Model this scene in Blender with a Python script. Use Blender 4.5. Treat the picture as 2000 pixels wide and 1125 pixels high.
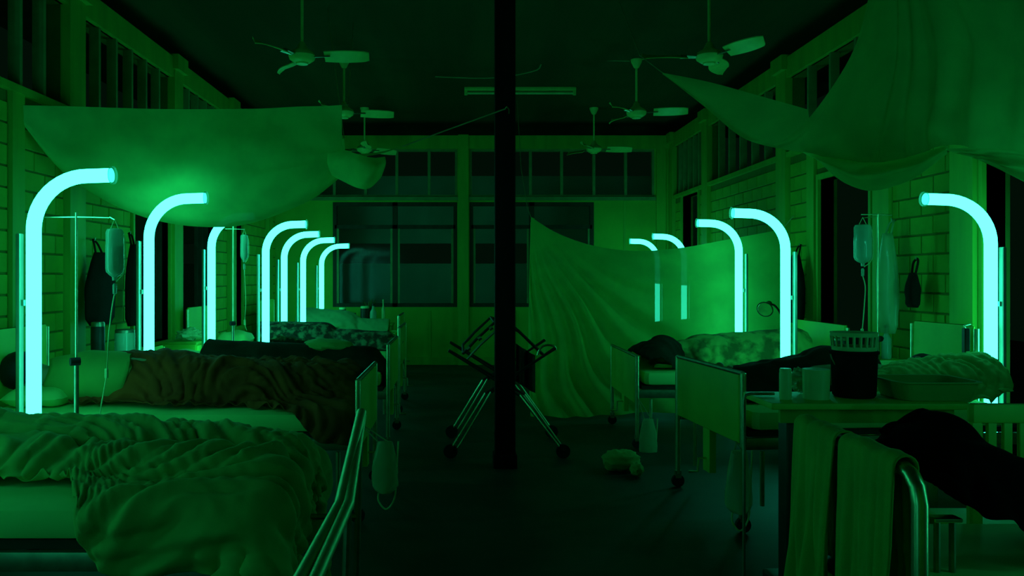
import bpy, math, random
import numpy as np
from mathutils import Vector, Matrix, noise as mn
random.seed(7)
PI = math.pi
C = bpy.context.scene.collection
for o in list(bpy.data.objects): bpy.data.objects.remove(o)
sc = bpy.context.scene

# ------------------------------------------------------------------ camera, world, exposure
F, VX, VY, H = 1600.0, 900.0, 540.0, 1.4
cam = bpy.data.cameras.new('camera'); co = bpy.data.objects.new('camera', cam); C.objects.link(co)
cam.sensor_width = 36; cam.lens = F / 2000 * 36
cam.shift_x = (1000 - VX) / 2000; cam.shift_y = (VY - 562.5) / 2000
co.location = (0, 0, H); co.rotation_euler = (PI / 2, 0, 0); cam.clip_start = 0.05
sc.camera = co
w = bpy.data.worlds.new('night'); sc.world = w; w.use_nodes = True
w.node_tree.nodes['Background'].inputs[0].default_value = (0.0006, 0.004, 0.0016, 1)
w.node_tree.nodes['Background'].inputs[1].default_value = 1.0
vs = sc.view_settings
vs.view_transform = 'Standard'; vs.look = 'None'; vs.gamma = 1; vs.use_curve_mapping = False
vs.exposure = 0.0
TUBE_COL = (0.032, 1.0, 0.60, 1); TUBE_STR = 7.6

def P(px, py, Y):
    return Vector(((px - VX) * Y / F, Y, H - (py - VY) * Y / F))
def PX(px, Y): return (px - VX) * Y / F
def PZ(py, Y): return H - (py - VY) * Y / F

# ------------------------------------------------------------------ materials
def new_mat(name):
    m = bpy.data.materials.new(name); m.use_nodes = True
    nt = m.node_tree; nt.nodes.clear()
    out = nt.nodes.new('ShaderNodeOutputMaterial')
    return m, nt, out
def noise_col(nt, c1, c2, scale, detail=3, lo=0.35, hi=0.65, vec=None):
    tc = nt.nodes.new('ShaderNodeTexCoord'); n = nt.nodes.new('ShaderNodeTexNoise')
    n.inputs['Scale'].default_value = scale; n.inputs['Detail'].default_value = detail
    if vec:
        mp = nt.nodes.new('ShaderNodeMapping'); mp.inputs['Scale'].default_value = vec
        nt.links.new(tc.outputs['Object'], mp.inputs[0]); nt.links.new(mp.outputs[0], n.inputs['Vector'])
    else: nt.links.new(tc.outputs['Object'], n.inputs['Vector'])
    r = nt.nodes.new('ShaderNodeValToRGB')
    r.color_ramp.elements[0].position = lo; r.color_ramp.elements[1].position = hi
    r.color_ramp.elements[0].color = (*c1, 1); r.color_ramp.elements[1].color = (*c2, 1)
    nt.links.new(n.outputs['Fac'], r.inputs[0])
    return r.outputs[0], n.outputs['Fac']
def mat(name, c, c2=None, rough=0.7, metal=0.0, scale=6, bump=0.0, bscale=60, vec=None, lo=.35, hi=.65, spec=0.3, sheen=0):
    m, nt, out = new_mat(name)
    b = nt.nodes.new('ShaderNodeBsdfPrincipled')
    b.inputs['Roughness'].default_value = rough; b.inputs['Metallic'].default_value = metal
    b.inputs['Specular IOR Level'].default_value = spec
    if c2 is None: c2 = tuple(x * 0.82 for x in c)
    col, fac = noise_col(nt, c2, c, scale, lo=lo, hi=hi, vec=vec)
    nt.links.new(col, b.inputs['Base Color'])
    if bump:
        tc = nt.nodes.new('ShaderNodeTexCoord'); n = nt.nodes.new('ShaderNodeTexNoise')
        n.inputs['Scale'].default_value = bscale; n.inputs['Detail'].default_value = 4
        nt.links.new(tc.outputs['Object'], n.inputs['Vector'])
        bp = nt.nodes.new('ShaderNodeBump'); bp.inputs['Strength'].default_value = bump; bp.inputs['Distance'].default_value = 0.01
        nt.links.new(n.outputs['Fac'], bp.inputs['Height']); nt.links.new(bp.outputs[0], b.inputs['Normal'])
    nt.links.new(b.outputs[0], out.inputs[0])
    return m
def emit_mat(name, c, s):
    m, nt, out = new_mat(name); e = nt.nodes.new('ShaderNodeEmission')
    e.inputs[0].default_value = c; e.inputs[1].default_value = s
    nt.links.new(e.outputs[0], out.inputs[0]); return m
def net_mat(name, col, clear, trans=0.5):
    m, nt, out = new_mat(name)
    d = nt.nodes.new('ShaderNodeBsdfDiffuse'); t = nt.nodes.new('ShaderNodeBsdfTranslucent'); tr = nt.nodes.new('ShaderNodeBsdfTransparent')
    c, f = noise_col(nt, tuple(x * .85 for x in col), col, 5)
    nt.links.new(c, d.inputs[0]); nt.links.new(c, t.inputs[0])
    a = nt.nodes.new('ShaderNodeMixShader'); a.inputs[0].default_value = trans
    nt.links.new(d.outputs[0], a.inputs[1]); nt.links.new(t.outputs[0], a.inputs[2])
    b = nt.nodes.new('ShaderNodeMixShader'); b.inputs[0].default_value = clear
    nt.links.new(a.outputs[0], b.inputs[1]); nt.links.new(tr.outputs[0], b.inputs[2])
    nt.links.new(b.outputs[0], out.inputs[0]); return m
def glass_mat(name, col, clear, rough=0.15):
    m, nt, out = new_mat(name)
    g = nt.nodes.new('ShaderNodeBsdfPrincipled'); g.inputs['Base Color'].default_value = (*col, 1); g.inputs['Roughness'].default_value = rough
    tr = nt.nodes.new('ShaderNodeBsdfTransparent')
    b = nt.nodes.new('ShaderNodeMixShader'); b.inputs[0].default_value = clear
    nt.links.new(g.outputs[0], b.inputs[1]); nt.links.new(tr.outputs[0], b.inputs[2])
    nt.links.new(b.outputs[0], out.inputs[0]); return m

M = dict(
    block=mat('painted block', (.19, .44, .035), (.14, .34, .027), .8, scale=3, bump=.3, bscale=40),
    mortar=mat('mortar', (.075, .18, .025), rough=.95),
    plaster=mat('painted plaster', (.16, .44, .04), (.13, .37, .033), .75, scale=2.5, bump=.15, bscale=25),
    wood_paint=mat('painted timber', (.16, .43, .042), (.12, .34, .035), .6, scale=8, vec=(1, 1, .15)),
    mullion=mat('grey painted mullion', (.16, .28, .09), (.12, .22, .07), .6, scale=8),
    dark_wood=mat('dark timber', (.03, .035, .02), (.018, .02, .012), .7, scale=10, vec=(1, 1, .1)),
    pole=mat('blackened timber', (.012, .010, .011), (.007, .006, .007), .75, scale=10, vec=(1, 1, .1), spec=.1),
    ceil=mat('dark ceiling boards', (.05, .075, .03), (.03, .05, .02), .9, scale=2, vec=(1, .1, 1), spec=.1),
    floor=mat('dark polished concrete', (.040, .046, .034), (.022, .026, .019), .55, scale=2.2, bump=.1, bscale=12, spec=.25),
    outside=mat('outside render', (.40, .60, .40), rough=.9, scale=1.5),
    ground=mat('outside ground', (.05, .07, .03), rough=.95),
    glass=glass_mat('window glass', (.01, .02, .015), .93, .08),
    sheet=mat('hospital sheet', (.40, .82, .25), (.34, .74, .22), .85, scale=3),
    pillow=mat('pillow cotton', (.36, .72, .20), (.30, .64, .18), .85, scale=3),
    grey_blanket=mat('soft green grey blanket', (.26, .50, .12), (.21, .42, .10), .9, scale=5, bump=.1, bscale=220),
    brown_blanket=mat('brown blanket', (.52, .07, .01), (.36, .045, .008), .9, scale=4, bump=.15, bscale=200),
    dark_blanket=mat('dark blanket', (.02, .03, .02), (.012, .018, .012), .95, scale=5, spec=.05),
    black_blanket=mat('black blanket', (.004, .004, .0045), (.003, .003, .0035), .98, scale=5, spec=.02),
    pattern=mat('dark mottled blanket', (.16, .22, .11), (.02, .03, .018), .9, scale=14, lo=.45, hi=.6),
    pattern_light=mat('pale mottled blanket', (.30, .54, .12), (.08, .16, .04), .9, scale=7, lo=.38, hi=.55),
    teal_blanket=mat('pale blanket', (.18, .40, .16), (.14, .33, .13), .9, scale=5),
    green_sheet=mat('thin green sheet', (.16, .38, .09), (.13, .32, .075), .9, scale=5),
    chrome=mat('worn chrome', (.70, .85, .50), (.55, .70, .40), .30, 1.0, scale=20),
    satin=mat('satin chrome', (.60, .80, .40), (.50, .68, .33), .45, .85, scale=20),
    steel=mat('dull steel', (.30, .36, .24), (.22, .27, .18), .4, .9, scale=20),
    dark_metal=mat('dark enamel', (.03, .035, .03), (.02, .024, .02), .45, .2, scale=12),
    board=mat('cream bed board', (.26, .60, .07), (.22, .53, .06), .55, scale=5),
    rubber=mat('black rubber', (.015, .015, .015), rough=.7),
    fan=mat('fan enamel', (.50, .78, .20), (.42, .68, .17), .45, scale=10),
    tube=emit_mat('glowing tube', TUBE_COL, TUBE_STR),
    lamp_frame=mat('lamp aluminium', (.40, .55, .45), rough=.3, metal=.8),
    clear=glass_mat('clear plastic', (.30, .55, .38), .35, .12),
    plastic_white=mat('white plastic', (.50, .72, .30), rough=.4),
    bag=glass_mat('clear bag', (.35, .55, .25), .4, .25),
    black_cloth=mat('black cloth', (.012, .014, .012), (.008, .01, .008), .95, spec=.05),
    skin=mat('skin', (.35, .28, .12), rough=.55), hair=mat('black hair', (.008, .008, .008), (.004, .004, .004), .6, scale=40),
    shirt=mat('pale shirt', (.20, .40, .08), (.17, .34, .07), .9, scale=5),
    towel=mat('green towel', (.20, .46, .07), (.16, .38, .06), .95, scale=6, bump=.25, bscale=300),
    leaf=mat('leaf', (.05, .11, .03), rough=.6), string=mat('string', (.25, .35, .15), rough=.9),
    net_dense=net_mat('dense netting', (.26, .88, .24), .05, .40),
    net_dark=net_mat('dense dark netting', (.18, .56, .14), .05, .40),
    net_sheer=net_mat('sheer netting', (.24, .78, .17), .07, .5),
)

# ------------------------------------------------------------------ mesh helpers
class MB:
    def __init__(s): s.v = []; s.f = []
    def add(s, v, f):
        n = len(s.v); s.v += [tuple(p) for p in v]; s.f += [tuple(i + n for i in q) for q in f]; return s
    def box(s, x0, x1, y0, y1, z0, z1, bev=0):
        if bev <= 0:
            v = [(x, y, z) for z in (z0, z1) for y in (y0, y1) for x in (x0, x1)]
            return s.add(v, [(0, 2, 3, 1), (4, 5, 7, 6), (0, 1, 5, 4), (2, 6, 7, 3), (0, 4, 6, 2), (1, 3, 7, 5)])
        b = bev; rings = []
        def ring(ins, z):
            a, bb, c, d = x0 + ins, x1 - ins, y0 + ins, y1 - ins
            return [(a + b, c, z), (bb - b, c, z), (bb, c + b, z), (bb, d - b, z), (bb - b, d, z), (a + b, d, z), (a, d - b, z), (a, c + b, z)]
        for ins, z in ((b, z0), (b * .3, z0 + b * .3), (0, z0 + b), (0, z1 - b), (b * .3, z1 - b * .3), (b, z1)): rings.append(ring(ins, z))
        v = [p for r in rings for p in r]; f = []
        for i in range(5):
            for j in range(8): f.append((i * 8 + j, i * 8 + (j + 1) % 8, (i + 1) * 8 + (j + 1) % 8, (i + 1) * 8 + j))
        f.append(tuple(range(7, -1, -1))); f.append(tuple(range(40, 48)))
        return s.add(v, f)
    def tube(s, pts, r, seg=10, caps=True):
        pts = [Vector(p) for p in pts]; n = len(pts)
        rr = r if isinstance(r, (list, tuple)) else [r] * n
        v = []; f = []; t0 = (pts[1] - pts[0]).normalized()
        up = Vector((0, 0, 1)) if abs(t0.z) < .9 else Vector((1, 0, 0))
        a = t0.cross(up).normalized()
        for i, p in enumerate(pts):
            t = (pts[min(i + 1, n - 1)] - pts[max(i - 1, 0)]).normalized()
            a = (a - t * a.dot(t)).normalized(); b = t.cross(a)
            for k in range(seg):
                th = 2 * PI * k / seg; v.append(p + (a * math.cos(th) + b * math.sin(th)) * rr[i])
        for i in range(n - 1):
            for k in range(seg): f.append((i * seg + k, i * seg + (k + 1) % seg, (i + 1) * seg + (k + 1) % seg, (i + 1) * seg + k))
        if caps: f.append(tuple(range(seg - 1, -1, -1))); f.append(tuple(range((n - 1) * seg, n * seg)))
        return s.add(v, f)
    def lathe(s, prof, c=(0, 0, 0), seg=20):
        c = Vector(c); v = []; f = []
        for r, z in prof:
            for k in range(seg):
                th = 2 * PI * k / seg; v.append(c + Vector((r * math.cos(th), r * math.sin(th), z)))
        for i in range(len(prof) - 1):
            for k in range(seg): f.append((i * seg + k, i * seg + (k + 1) % seg, (i + 1) * seg + (k + 1) % seg, (i + 1) * seg + k))
        f.append(tuple(range(seg - 1, -1, -1))); f.append(tuple(range((len(prof) - 1) * seg, len(prof) * seg)))
        return s.add(v, f)
    def ball(s, c, rx, ry, rz, seg=14, rings=9, fn=None):
        v = []; f = []
        for i in range(rings + 1):
            ph = PI * i / rings
            for k in range(seg):
                th = 2 * PI * k / seg
                d = Vector((math.sin(ph) * math.cos(th), math.sin(ph) * math.sin(th), math.cos(ph)))
                q = fn(d) if fn else 1
                v.append((c[0] + d.x * rx * q, c[1] + d.y * ry * q, c[2] + d.z * rz * q))
        for i in range(rings):
            for k in range(seg): f.append((i * seg + k, (i + 1) * seg + k, (i + 1) * seg + (k + 1) % seg, i * seg + (k + 1) % seg))
        return s.add(v, f)
    def build(s, name, m, parent=None, world=True, smooth=40):
        me = bpy.data.meshes.new(name); me.from_pydata(s.v, [], s.f); me.validate()
        me.materials.append(M[m] if isinstance(m, str) else m)
        if smooth:
            me.polygons.foreach_set('use_smooth', [True] * len(me.polygons)); me.set_sharp_from_angle(angle=math.radians(smooth))
        o = bpy.data.objects.new(name, me); C.objects.link(o)
        if parent is not None:
            o.parent = parent
            if world:
                o.matrix_parent_inverse = (Matrix.Translation(parent.location) @ Matrix.Rotation(parent.rotation_euler.z, 4, 'Z')).inverted()
        return o
def tag(o, label=None, cat=None, group=None, kind=None):
    if label: o['label'] = label
    if cat: o['category'] = cat
    if group: o['group'] = group
    if kind: o['kind'] = kind
    return o
def thing(name, loc, label, cat, group=None, rz=0):
    o = bpy.data.objects.new(name, None); C.objects.link(o); o.location = loc; o.rotation_euler = (0, 0, rz); o.empty_display_size = .1
    return tag(o, label, cat, group)
def copy_tree(o, parent=None):
    c = o.copy(); C.objects.link(c); c.parent = parent
    for ch in list(o.children): copy_tree(ch, c)
    return c
def arc(c, r, a0, a1, n, ax=Vector((1, 0, 0)), ay=Vector((0, 0, 1))):
    return [Vector(c) + ax * (r * math.cos(a0 + (a1 - a0) * i / n)) + ay * (r * math.sin(a0 + (a1 - a0) * i / n)) for i in range(n + 1)]
def bez(pts, n):
    """Catmull-Rom resample of Vectors"""
    pts = [Vector(p) for p in pts]; m = len(pts) - 1; out = []
    for i in range(n):
        t = m * i / (n - 1); k = min(int(t), m - 1); u = t - k
        p0, p1, p2, p3 = pts[max(k - 1, 0)], pts[k], pts[k + 1], pts[min(k + 2, m)]
        out.append(0.5 * ((2 * p1) + (p2 - p0) * u + (2 * p0 - 5 * p1 + 4 * p2 - p3) * u * u + (3 * p1 - p0 - 3 * p2 + p3) * u ** 3))
    return out

# ------------------------------------------------------------------ the room
LX, RX, BY, CZ = -2.95, 3.35, 13.0, 3.87
NY = -1.6                                    # the ward goes on behind the camera
SILL, WTOP, BTOP = 2.66, 3.42, 3.63
def struct(o): o['kind'] = 'structure'; return o
struct(MB().box(LX - .3, RX + .3, NY, BY + .2, -.2, 0).build('floor', 'floor'))
struct(MB().box(LX - 1.6, RX + 1.6, NY, BY + 1.6, CZ, CZ + .08).build('ceiling', 'ceil'))
struct(MB().box(-14, 14, -3, 24, -.5, -.22).build('ground', 'ground'))
struct(MB().box(LX, RX, NY - .15, NY, 0, CZ).build('wall_rear', 'plaster'))

def wall_cells(a0, a1, z0, z1, ops):
    A = sorted({a0, a1, *[o[0] for o in ops], *[o[1] for o in ops]}); Z = sorted({z0, z1, *[o[2] for o in ops], *[o[3] for o in ops]})
    for i in range(len(A) - 1):
        for j in range(len(Z) - 1):
            ca, cz = (A[i] + A[i + 1]) / 2, (Z[j] + Z[j + 1]) / 2
            if any(o[0] < ca < o[1] and o[2] < cz < o[3] for o in ops): continue
            yield A[i], A[i + 1], Z[j], Z[j + 1]

def side_wall(side, X, sgn, posts, openings, strips):
    """sgn: +1 interior lies towards +x"""
    bays = []
    for a, b in zip(posts[:-1], posts[1:]): bays.append((a + .12, b - .12, SILL, WTOP))
    ops = bays + openings
    mb = MB()
    xo, xi = X - sgn * .15, X
    for a, b, c, d in wall_cells(NY, BY, 0, BTOP, ops): mb.box(min(xo, xi), max(xo, xi), a, b, c, d)
    wall = struct(mb.build('wall_' + side, 'mortar', smooth=0))
    # painted blocks, each its own piece
    rects = []; h = .14; L = .30
    zrow = 0.02; r = 0
    solid = [(p - .13, p + .13) for p in posts] + strips
    while zrow + h <= SILL - .02:
        y = 2.2 + (L / 2 if r % 2 else 0)
        y -= L
        while y < BY - .05:
            a, b = y, y + L
            segs = [(max(a, 2.2), min(b, BY - .02))]
            for (s0, s1) in solid + [(o[0] - .04, o[1] + .04) for o in openings if o[2] < zrow + h - .03 and o[3] > zrow + .03]:
                ns = []
                for (p, q) in segs:
                    if q <= s0 or p >= s1: ns.append((p, q)); continue
                    if p < s0: ns.append((p, s0))
                    if q > s1: ns.append((s1, q))
                segs = ns
            for p, q in segs:
                if q - p > .05: rects.append((p, q, zrow))
            y += L
        zrow += h; r += 1
    rects.sort(key=lambda t: (0 if (t[2] > .45 and t[0] > 4.4) else 1, t[0]))
    cache = {}
    def face(mb2, wd):
        g = .006; t = .008; e = .004
        mb2.box(0, 1, 0, 1, 0, 1) if False else None
        y0, y1, z0, z1 = g, wd - g, g, h - g
        v = [(0, y0, z0), (0, y1, z0), (0, y1, z1), (0, y0, z1), (sgn * t, y0 + e, z0 + e), (sgn * t, y1 - e, z0 + e), (sgn * t, y1 - e, z1 - e), (sgn * t, y0 + e, z1 - e)]
        f = [(4, 5, 6, 7), (0, 1, 5, 4), (1, 2, 6, 5), (2, 3, 7, 6), (3, 0, 4, 7)]
        return v, (f if sgn > 0 else [tuple(reversed(q)) for q in f])
    rest = MB()
    for i, (p, q, z) in enumerate(rects):
        wd = round(q - p, 2)
        if i < 290:
            if wd not in cache:
                v, f = face(None, wd); me = bpy.data.meshes.new('block'); me.from_pydata(v, [], f); me.materials.append(M['block']); cache[wd] = me
            o = bpy.data.objects.new('block', cache[wd]); C.objects.link(o); o.parent = wall
            o.location = (X + sgn * random.uniform(-.003, .002), p, z)
        else:
            v, f = face(None, wd); rest.add([(a + X, b + p, c + z) for a, b, c in v], f)
    if rest.v: tag(rest.build('farther_blocks', 'block', wall, smooth=0), kind='stuff')
    # posts, cornice, sill, clerestory fins
    def bx(d0, d1, *r): return MB().box(min(X + sgn * d0, X + sgn * d1), max(X + sgn * d0, X + sgn * d1), *r)
    for p in posts:
        bx(-.02, .055, p - .125, p + .125, 0, BTOP).build('post', 'wood_paint', wall)
        bx(.0, .10, p - .15, p + .15, BTOP - .13, BTOP + .02).build('corbel', 'wood_paint', wall)
    for s0, s1 in strips: bx(0, .035, s0, s1, 0, SILL - .02).build('pilaster_strip', 'wood_paint', wall)
    bx(-.02, .045, NY, BY, WTOP, BTOP - .005).build('cornice', 'wood_paint', wall)
    bx(-.02, .05, NY, BY, SILL - .05, SILL).build('sill', 'wood_paint', wall)
    for a, b, c, d in bays:
        n = 5
        for k in range(1, n + 1):
            y = a + (b - a) * k / (n + 1)
            bx(-.06, .02, y - .018, y + .018, SILL, WTOP).build('mullion', 'mullion', wall)
    for (a, b, c, d) in openings:
        for (y0, y1, z0, z1) in ((a - .04, a, c, d), (b, b + .04, c, d), (a - .04, b + .04, d, d + .05)):
            bx(-.12, .03, y0, y1, z0, z1).build('opening_frame', 'wood_paint', wall)
        if c > .1: bx(-.12, .05, a - .04, b + .04, c - .05, c).build('opening_sill', 'wood_paint', wall)
    return wall
wl = side_wall('left', LX, 1, [0, 2.05, 4.1, 6.2, 8.42, 10.45, 12.5],
               [(7.35, 8.25, .75, 2.25), (8.6, 9.75, .75, 2.25), (10.62, 11.0, .75, 2.25)], [(5.33, 5.48)])
wr = side_wall('right', RX, -1, [.2, 2.9, 5.4, 8.45, 11.1, 12.9],
               [(4.35, 5.22, .0, 2.25), (6.68, 7.62, .0, 2.3), (11.5, 12.35, .0, 2.6)], [(6.35, 6.6), (7.7, 7.86)])

# back wall -----------------------------------------------------------------
def bxp(a, b): return PX(a, BY), PX(b, BY)
BW = []
for a, b in ((585, 893), (917, 1278)): BW.append((*bxp(a, b), SILL, WTOP))
LW = [(*bxp(650, 893), .915, 2.58), (*bxp(917, 1160), .915, 2.58)]
mb = MB()
for a, b, c, d in wall_cells(LX, RX, 0, BTOP, BW + LW): mb.box(a, b, BY, BY + .15, c, d)
wb = struct(mb.build('wall_back', 'plaster', smooth=0))
MB().box(LX, RX, BY - .05, BY + .02, WTOP, BTOP).build('cornice', 'wood_paint', wb)
MB().box(*bxp(895, 915), BY - .07, BY + .02, 0, BTOP + .01).build('post', 'wood_paint', wb)
MB().box(*bxp(1281, 1299), BY - .05, BY + .02, 0, WTOP).build('post', 'wood_paint', wb)
MB().box(*bxp(585, 1280), BY - .05, BY + .02, SILL - .055, SILL).build('sill', 'mullion', wb)
MB().box(*bxp(1218, 1222), BY - .012, BY, .1, 2.6).build('panel_batten', 'wood_paint', wb)
for p in (700, 840, 1010, 1100, 1180): MB().box(PX(p, BY) - .01, PX(p, BY) + .01, BY - .012, BY, 0, .86).build('panel_batten', 'wood_paint', wb)
MB().box(LX, RX, BY - .02, BY, 0, .12).build('skirting', 'wood_paint', wb)
for i, (a, b, c, d) in enumerate(BW + LW):
    root = MB()
    up = i < 2
    fr = .035 if up else .06
    fm = 'mullion' if up else 'dark_wood'
    for (x0, x1, z0, z1) in ((a, a + fr, c, d), (b - fr, b, c, d), (a + fr, b - fr, c, c + fr), (a + fr, b - fr, d - fr, d)):
        root.box(x0, x1, BY + .0, BY + .08, z0, z1)
    wnd = struct(root.build('window_%d' % (i + 1), fm, smooth=0))
    if up:
        xs = [653, 714, 775, 838] if i == 0 else [975, 1036, 1097, 1160, 1222]
        xs = [PX(x, BY) for x in xs]
        for x in xs: MB().box(x - .022, x + .022, BY - .005, BY + .06, c, d).build('mullion', 'mullion', wnd)
        e = [a + fr] + xs + [b - fr]
        for p, q in zip(e[:-1], e[1:]): MB().box(p + .01, q - .01, BY + .035, BY + .04, c + .02, d - .02).build('pane', 'glass', wnd)
    else:
        xm = (a + b) / 2; zt = PZ(443, BY)
        MB().box(xm - .04, xm + .04, BY, BY + .07, c, d).build('mullion', 'dark_wood', wnd)
        MB().box(a + .03, b - .03, BY, BY + .07, zt - .03, zt + .03).build('transom', 'dark_wood', wnd)
        for (p, q) in ((a + fr, xm - .04), (xm + .04, b - fr)):
            s = MB()
            for (x0, x1, z0, z1) in ((p, p + .035, c + fr, zt - .03), (q - .035, q, c + fr, zt - .03)): s.box(x0, x1, BY + .01, BY + .05, z0, z1)
            s.build('sash_stile', 'mullion', wnd)
            MB().box(p + .01, q - .01, BY + .035, BY + .04, c + .04, zt - .02).build('pane', 'glass', wnd)
            MB().box(p + .01, q - .01, BY + .035, BY + .04, zt + .02, d - .04).build('pane', 'glass', wnd)
# what stands outside the back windows: a low veranda wall and a wide fascia under a dark eave
struct(MB().box(-7, 7, 15.9, 16.1, -.22, PZ(515, 16)).build('wall_veranda', 'outside'))
struct(MB().box(-7, 7, 15.9, 16.05, PZ(476, 16), PZ(345, 16)).build('trim_1', 'outside'))

# ------------------------------------------------------------------ central pole, ceiling light, cables
px0 = (PX(967, 5.97), PX(1007, 5.97))
pole = thing('timber_column', (sum(px0) / 2, 6.05, 0), 'tall square black timber column standing in the aisle', 'column')
MB().box(*px0, 5.97, 6.12, 0, CZ, .008).build('shaft', 'pole', pole)
MB().box(px0[0] - .012, px0[1] + .012, 5.955, 6.135, 0, .10, .006).build('plinth', 'pole', pole)
MB().tube([P(985, 214, 5.955), P(990, 208, 5.93), P(994, 214, 5.92), P(994, 222, 5.92)], .004, 6).build('hook', 'chrome', pole)

fx = thing('ceiling_batten_light', (PX(1016, 10.7), 10.7, CZ), 'unlit fluorescent batten light on the dark ceiling behind the column', 'light')
xa, xb = PX(907, 10.7), PX(1125, 10.7)
MB().box(xa, xb, 10.66, 10.74, CZ - .04, CZ, .006).build('housing', 'fan', fx)
MB().tube([(xa + .04, 10.7, CZ - .075), (xb - .04, 10.7, CZ - .075)], .016, 10).build('unlit_tube', 'plastic_white', fx)
for x in (xa + .02, xb - .02): MB().box(x - .02, x + .02, 10.68, 10.72, CZ - .10, CZ - .035, .004).build('socket', 'fan', fx)
def cable(pts, r, name, label, m='string'):
    tag(MB().tube(bez(pts, 24), r, 6).build(name, m), label, 'cord')
cable([(PX(850, 10), 10, CZ - .03), P(960, 152, 9.8), P(1045, 138, 9.6), P(1075, 118, 9.5), (PX(1230, 9.35), 9.35, CZ - .01)], .008, 'ceiling_cable', 'thin slack cable looped across the ceiling past the column')

# ------------------------------------------------------------------ ceiling fans
def make_fan():
    r = thing('ceiling_fan', (0, 0, 0), '', 'fan', 'ceiling fans over the ward')
    rod = .54
    MB().lathe([(.02, 0), (.065, 0), (.06, -.03), (.03, -.09), (.018, -.10)][::-1], seg=16).build('canopy', 'fan', r, False)
    MB().tube([(0, 0, -.08), (0, 0, -rod + .02)], .013, 8).build('rod', 'fan', r, False)
    mt = MB().lathe([(.01, -rod - .12), (.07, -rod - .115), (.105, -rod - .09), (.115, -rod - .06), (.10, -rod - .03), (.05, -rod), (.025, -rod + .05), (.015, -rod + .06)], seg=24).build('motor', 'fan', r, False)
    MB().lathe([(.01, -rod - .135), (.05, -rod - .13), (.055, -rod - .115)], seg=16).build('motor_cap', 'fan', mt, False)
    for k in range(3):
        a = 2 * PI * k / 3; ca, sa = math.cos(a), math.sin(a)
        def rot(p): return (p[0] * ca - p[1] * sa, p[0] * sa + p[1] * ca, p[2])
        n = 10; v = []; f = []
        for i in range(n + 1):
            t = i / n; x = .19 + .38 * t; wd = .05 + .028 * math.sin(PI * min(1, t * 1.1)) * 1; wd *= math.sqrt(max(.05, 1 - max(0, (t - .85) / .155) ** 2))
            for s in (-1, 1):
                for zt in (.004, -.004): v.append(rot((x, s * wd, -rod - .065 - s * .028 + zt)))
        for i in range(n):
            o = i * 4
            for a1, b1 in ((0, 2), (2, 3), (3, 1), (1, 0)): f.append((o + a1, o + b1, o + 4 + b1, o + 4 + a1))
        f += [(0, 1, 3, 2), (n * 4, n * 4 + 2, n * 4 + 3, n * 4 + 1)]
        bl = MB().add(v, f).build('blade', 'fan', r, False)
        MB().add([rot(p) for p in [(.08, -.02, -rod - .075), (.24, -.03, -rod - .075), (.24, .03, -rod - .06), (.08, .02, -rod - .07), (.08, -.02, -rod - .068), (.24, -.03, -rod - .065), (.24, .03, -rod - .05), (.08, .02, -rod - .063)]],
                 [(3, 2, 1, 0), (4, 5, 6, 7), (0, 1, 5, 4), (1, 2, 6, 5), (2, 3, 7, 6), (3, 0, 4, 7)]).build('blade_bracket', 'steel', bl, False)
    return r
fan0 = make_fan()
fans = [(590, 6.95, 0.0, 'ceiling fan highest on the left, above the hanging net'), (672, 9.33, 12, 'ceiling fan half hidden behind the upper corner of the left net'),
        (712, 12.0, 40, 'far left ceiling fan almost hidden by the left net'),
        (1385, 6.95, 60, 'ceiling fan nearest on the right, with one blade pointing to the wall'), (1243, 9.33, -10, 'middle ceiling fan on the right above the net tip'),
        (1160, 12.0, 5, 'small far ceiling fan in front of the back wall windows')]
for i, (px, Y, a, lab) in enumerate(fans):
    o = fan0 if i == 0 else copy_tree(fan0)
    o.location = (PX(px, Y), Y, CZ); o.rotation_euler.z = math.radians(a); o['label'] = lab

# ------------------------------------------------------------------ glowing lamps
def make_lamp():
    r = thing('light_tube_lamp', (0, 0, 0), '', 'lamp', 'glowing cane shaped lamps by the beds')
    R = .275; top = 1.915
    pts = [Vector((0, 0, z)) for z in (.40, .8, 1.2, 1.5)] + arc((R, 0, top - R), R, PI, PI / 2, 12) + [Vector((.40, 0, top + .004))]
    MB().tube(pts, .036, 18).build('light_tube', 'tube', r, False)
    MB().lathe([(.050, 0), (.050, .05), (.046, .055)], (0, 0, .35), 16).build('tube_socket', 'lamp_frame', r, False)
    MB().tube([(.398, 0, top + .004), (.412, 0, top + .004)], .046, 16).build('end_cap', 'clear', r, False)
    MB().box(-.085, -.060, -.02, .02, .05, 1.62, .005).build('support_pole', 'lamp_frame', r, False)
    cl = MB().box(-.09, .05, -.05, .05, .50, .53, .006).build('clamp', 'lamp_frame', r, False)
    MB().tube([(-.09, 0, .515), (-.14, 0, .515)], [.022, .026], 10).build('knob', 'rubber', cl, False)
    MB().box(-.06, -.046, -.012, .012, 1.25, 1.28).build('spacer', 'lamp_frame', r, False)
    b = MB().lathe([(.001, 0), (.10, 0), (.10, .02), (.085, .035), (.03, .05), (.025, .10)], (-.072, 0, 0), 24).build('base', 'dark_metal', r, False)
    return r
lamp0 = make_lamp()
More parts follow.
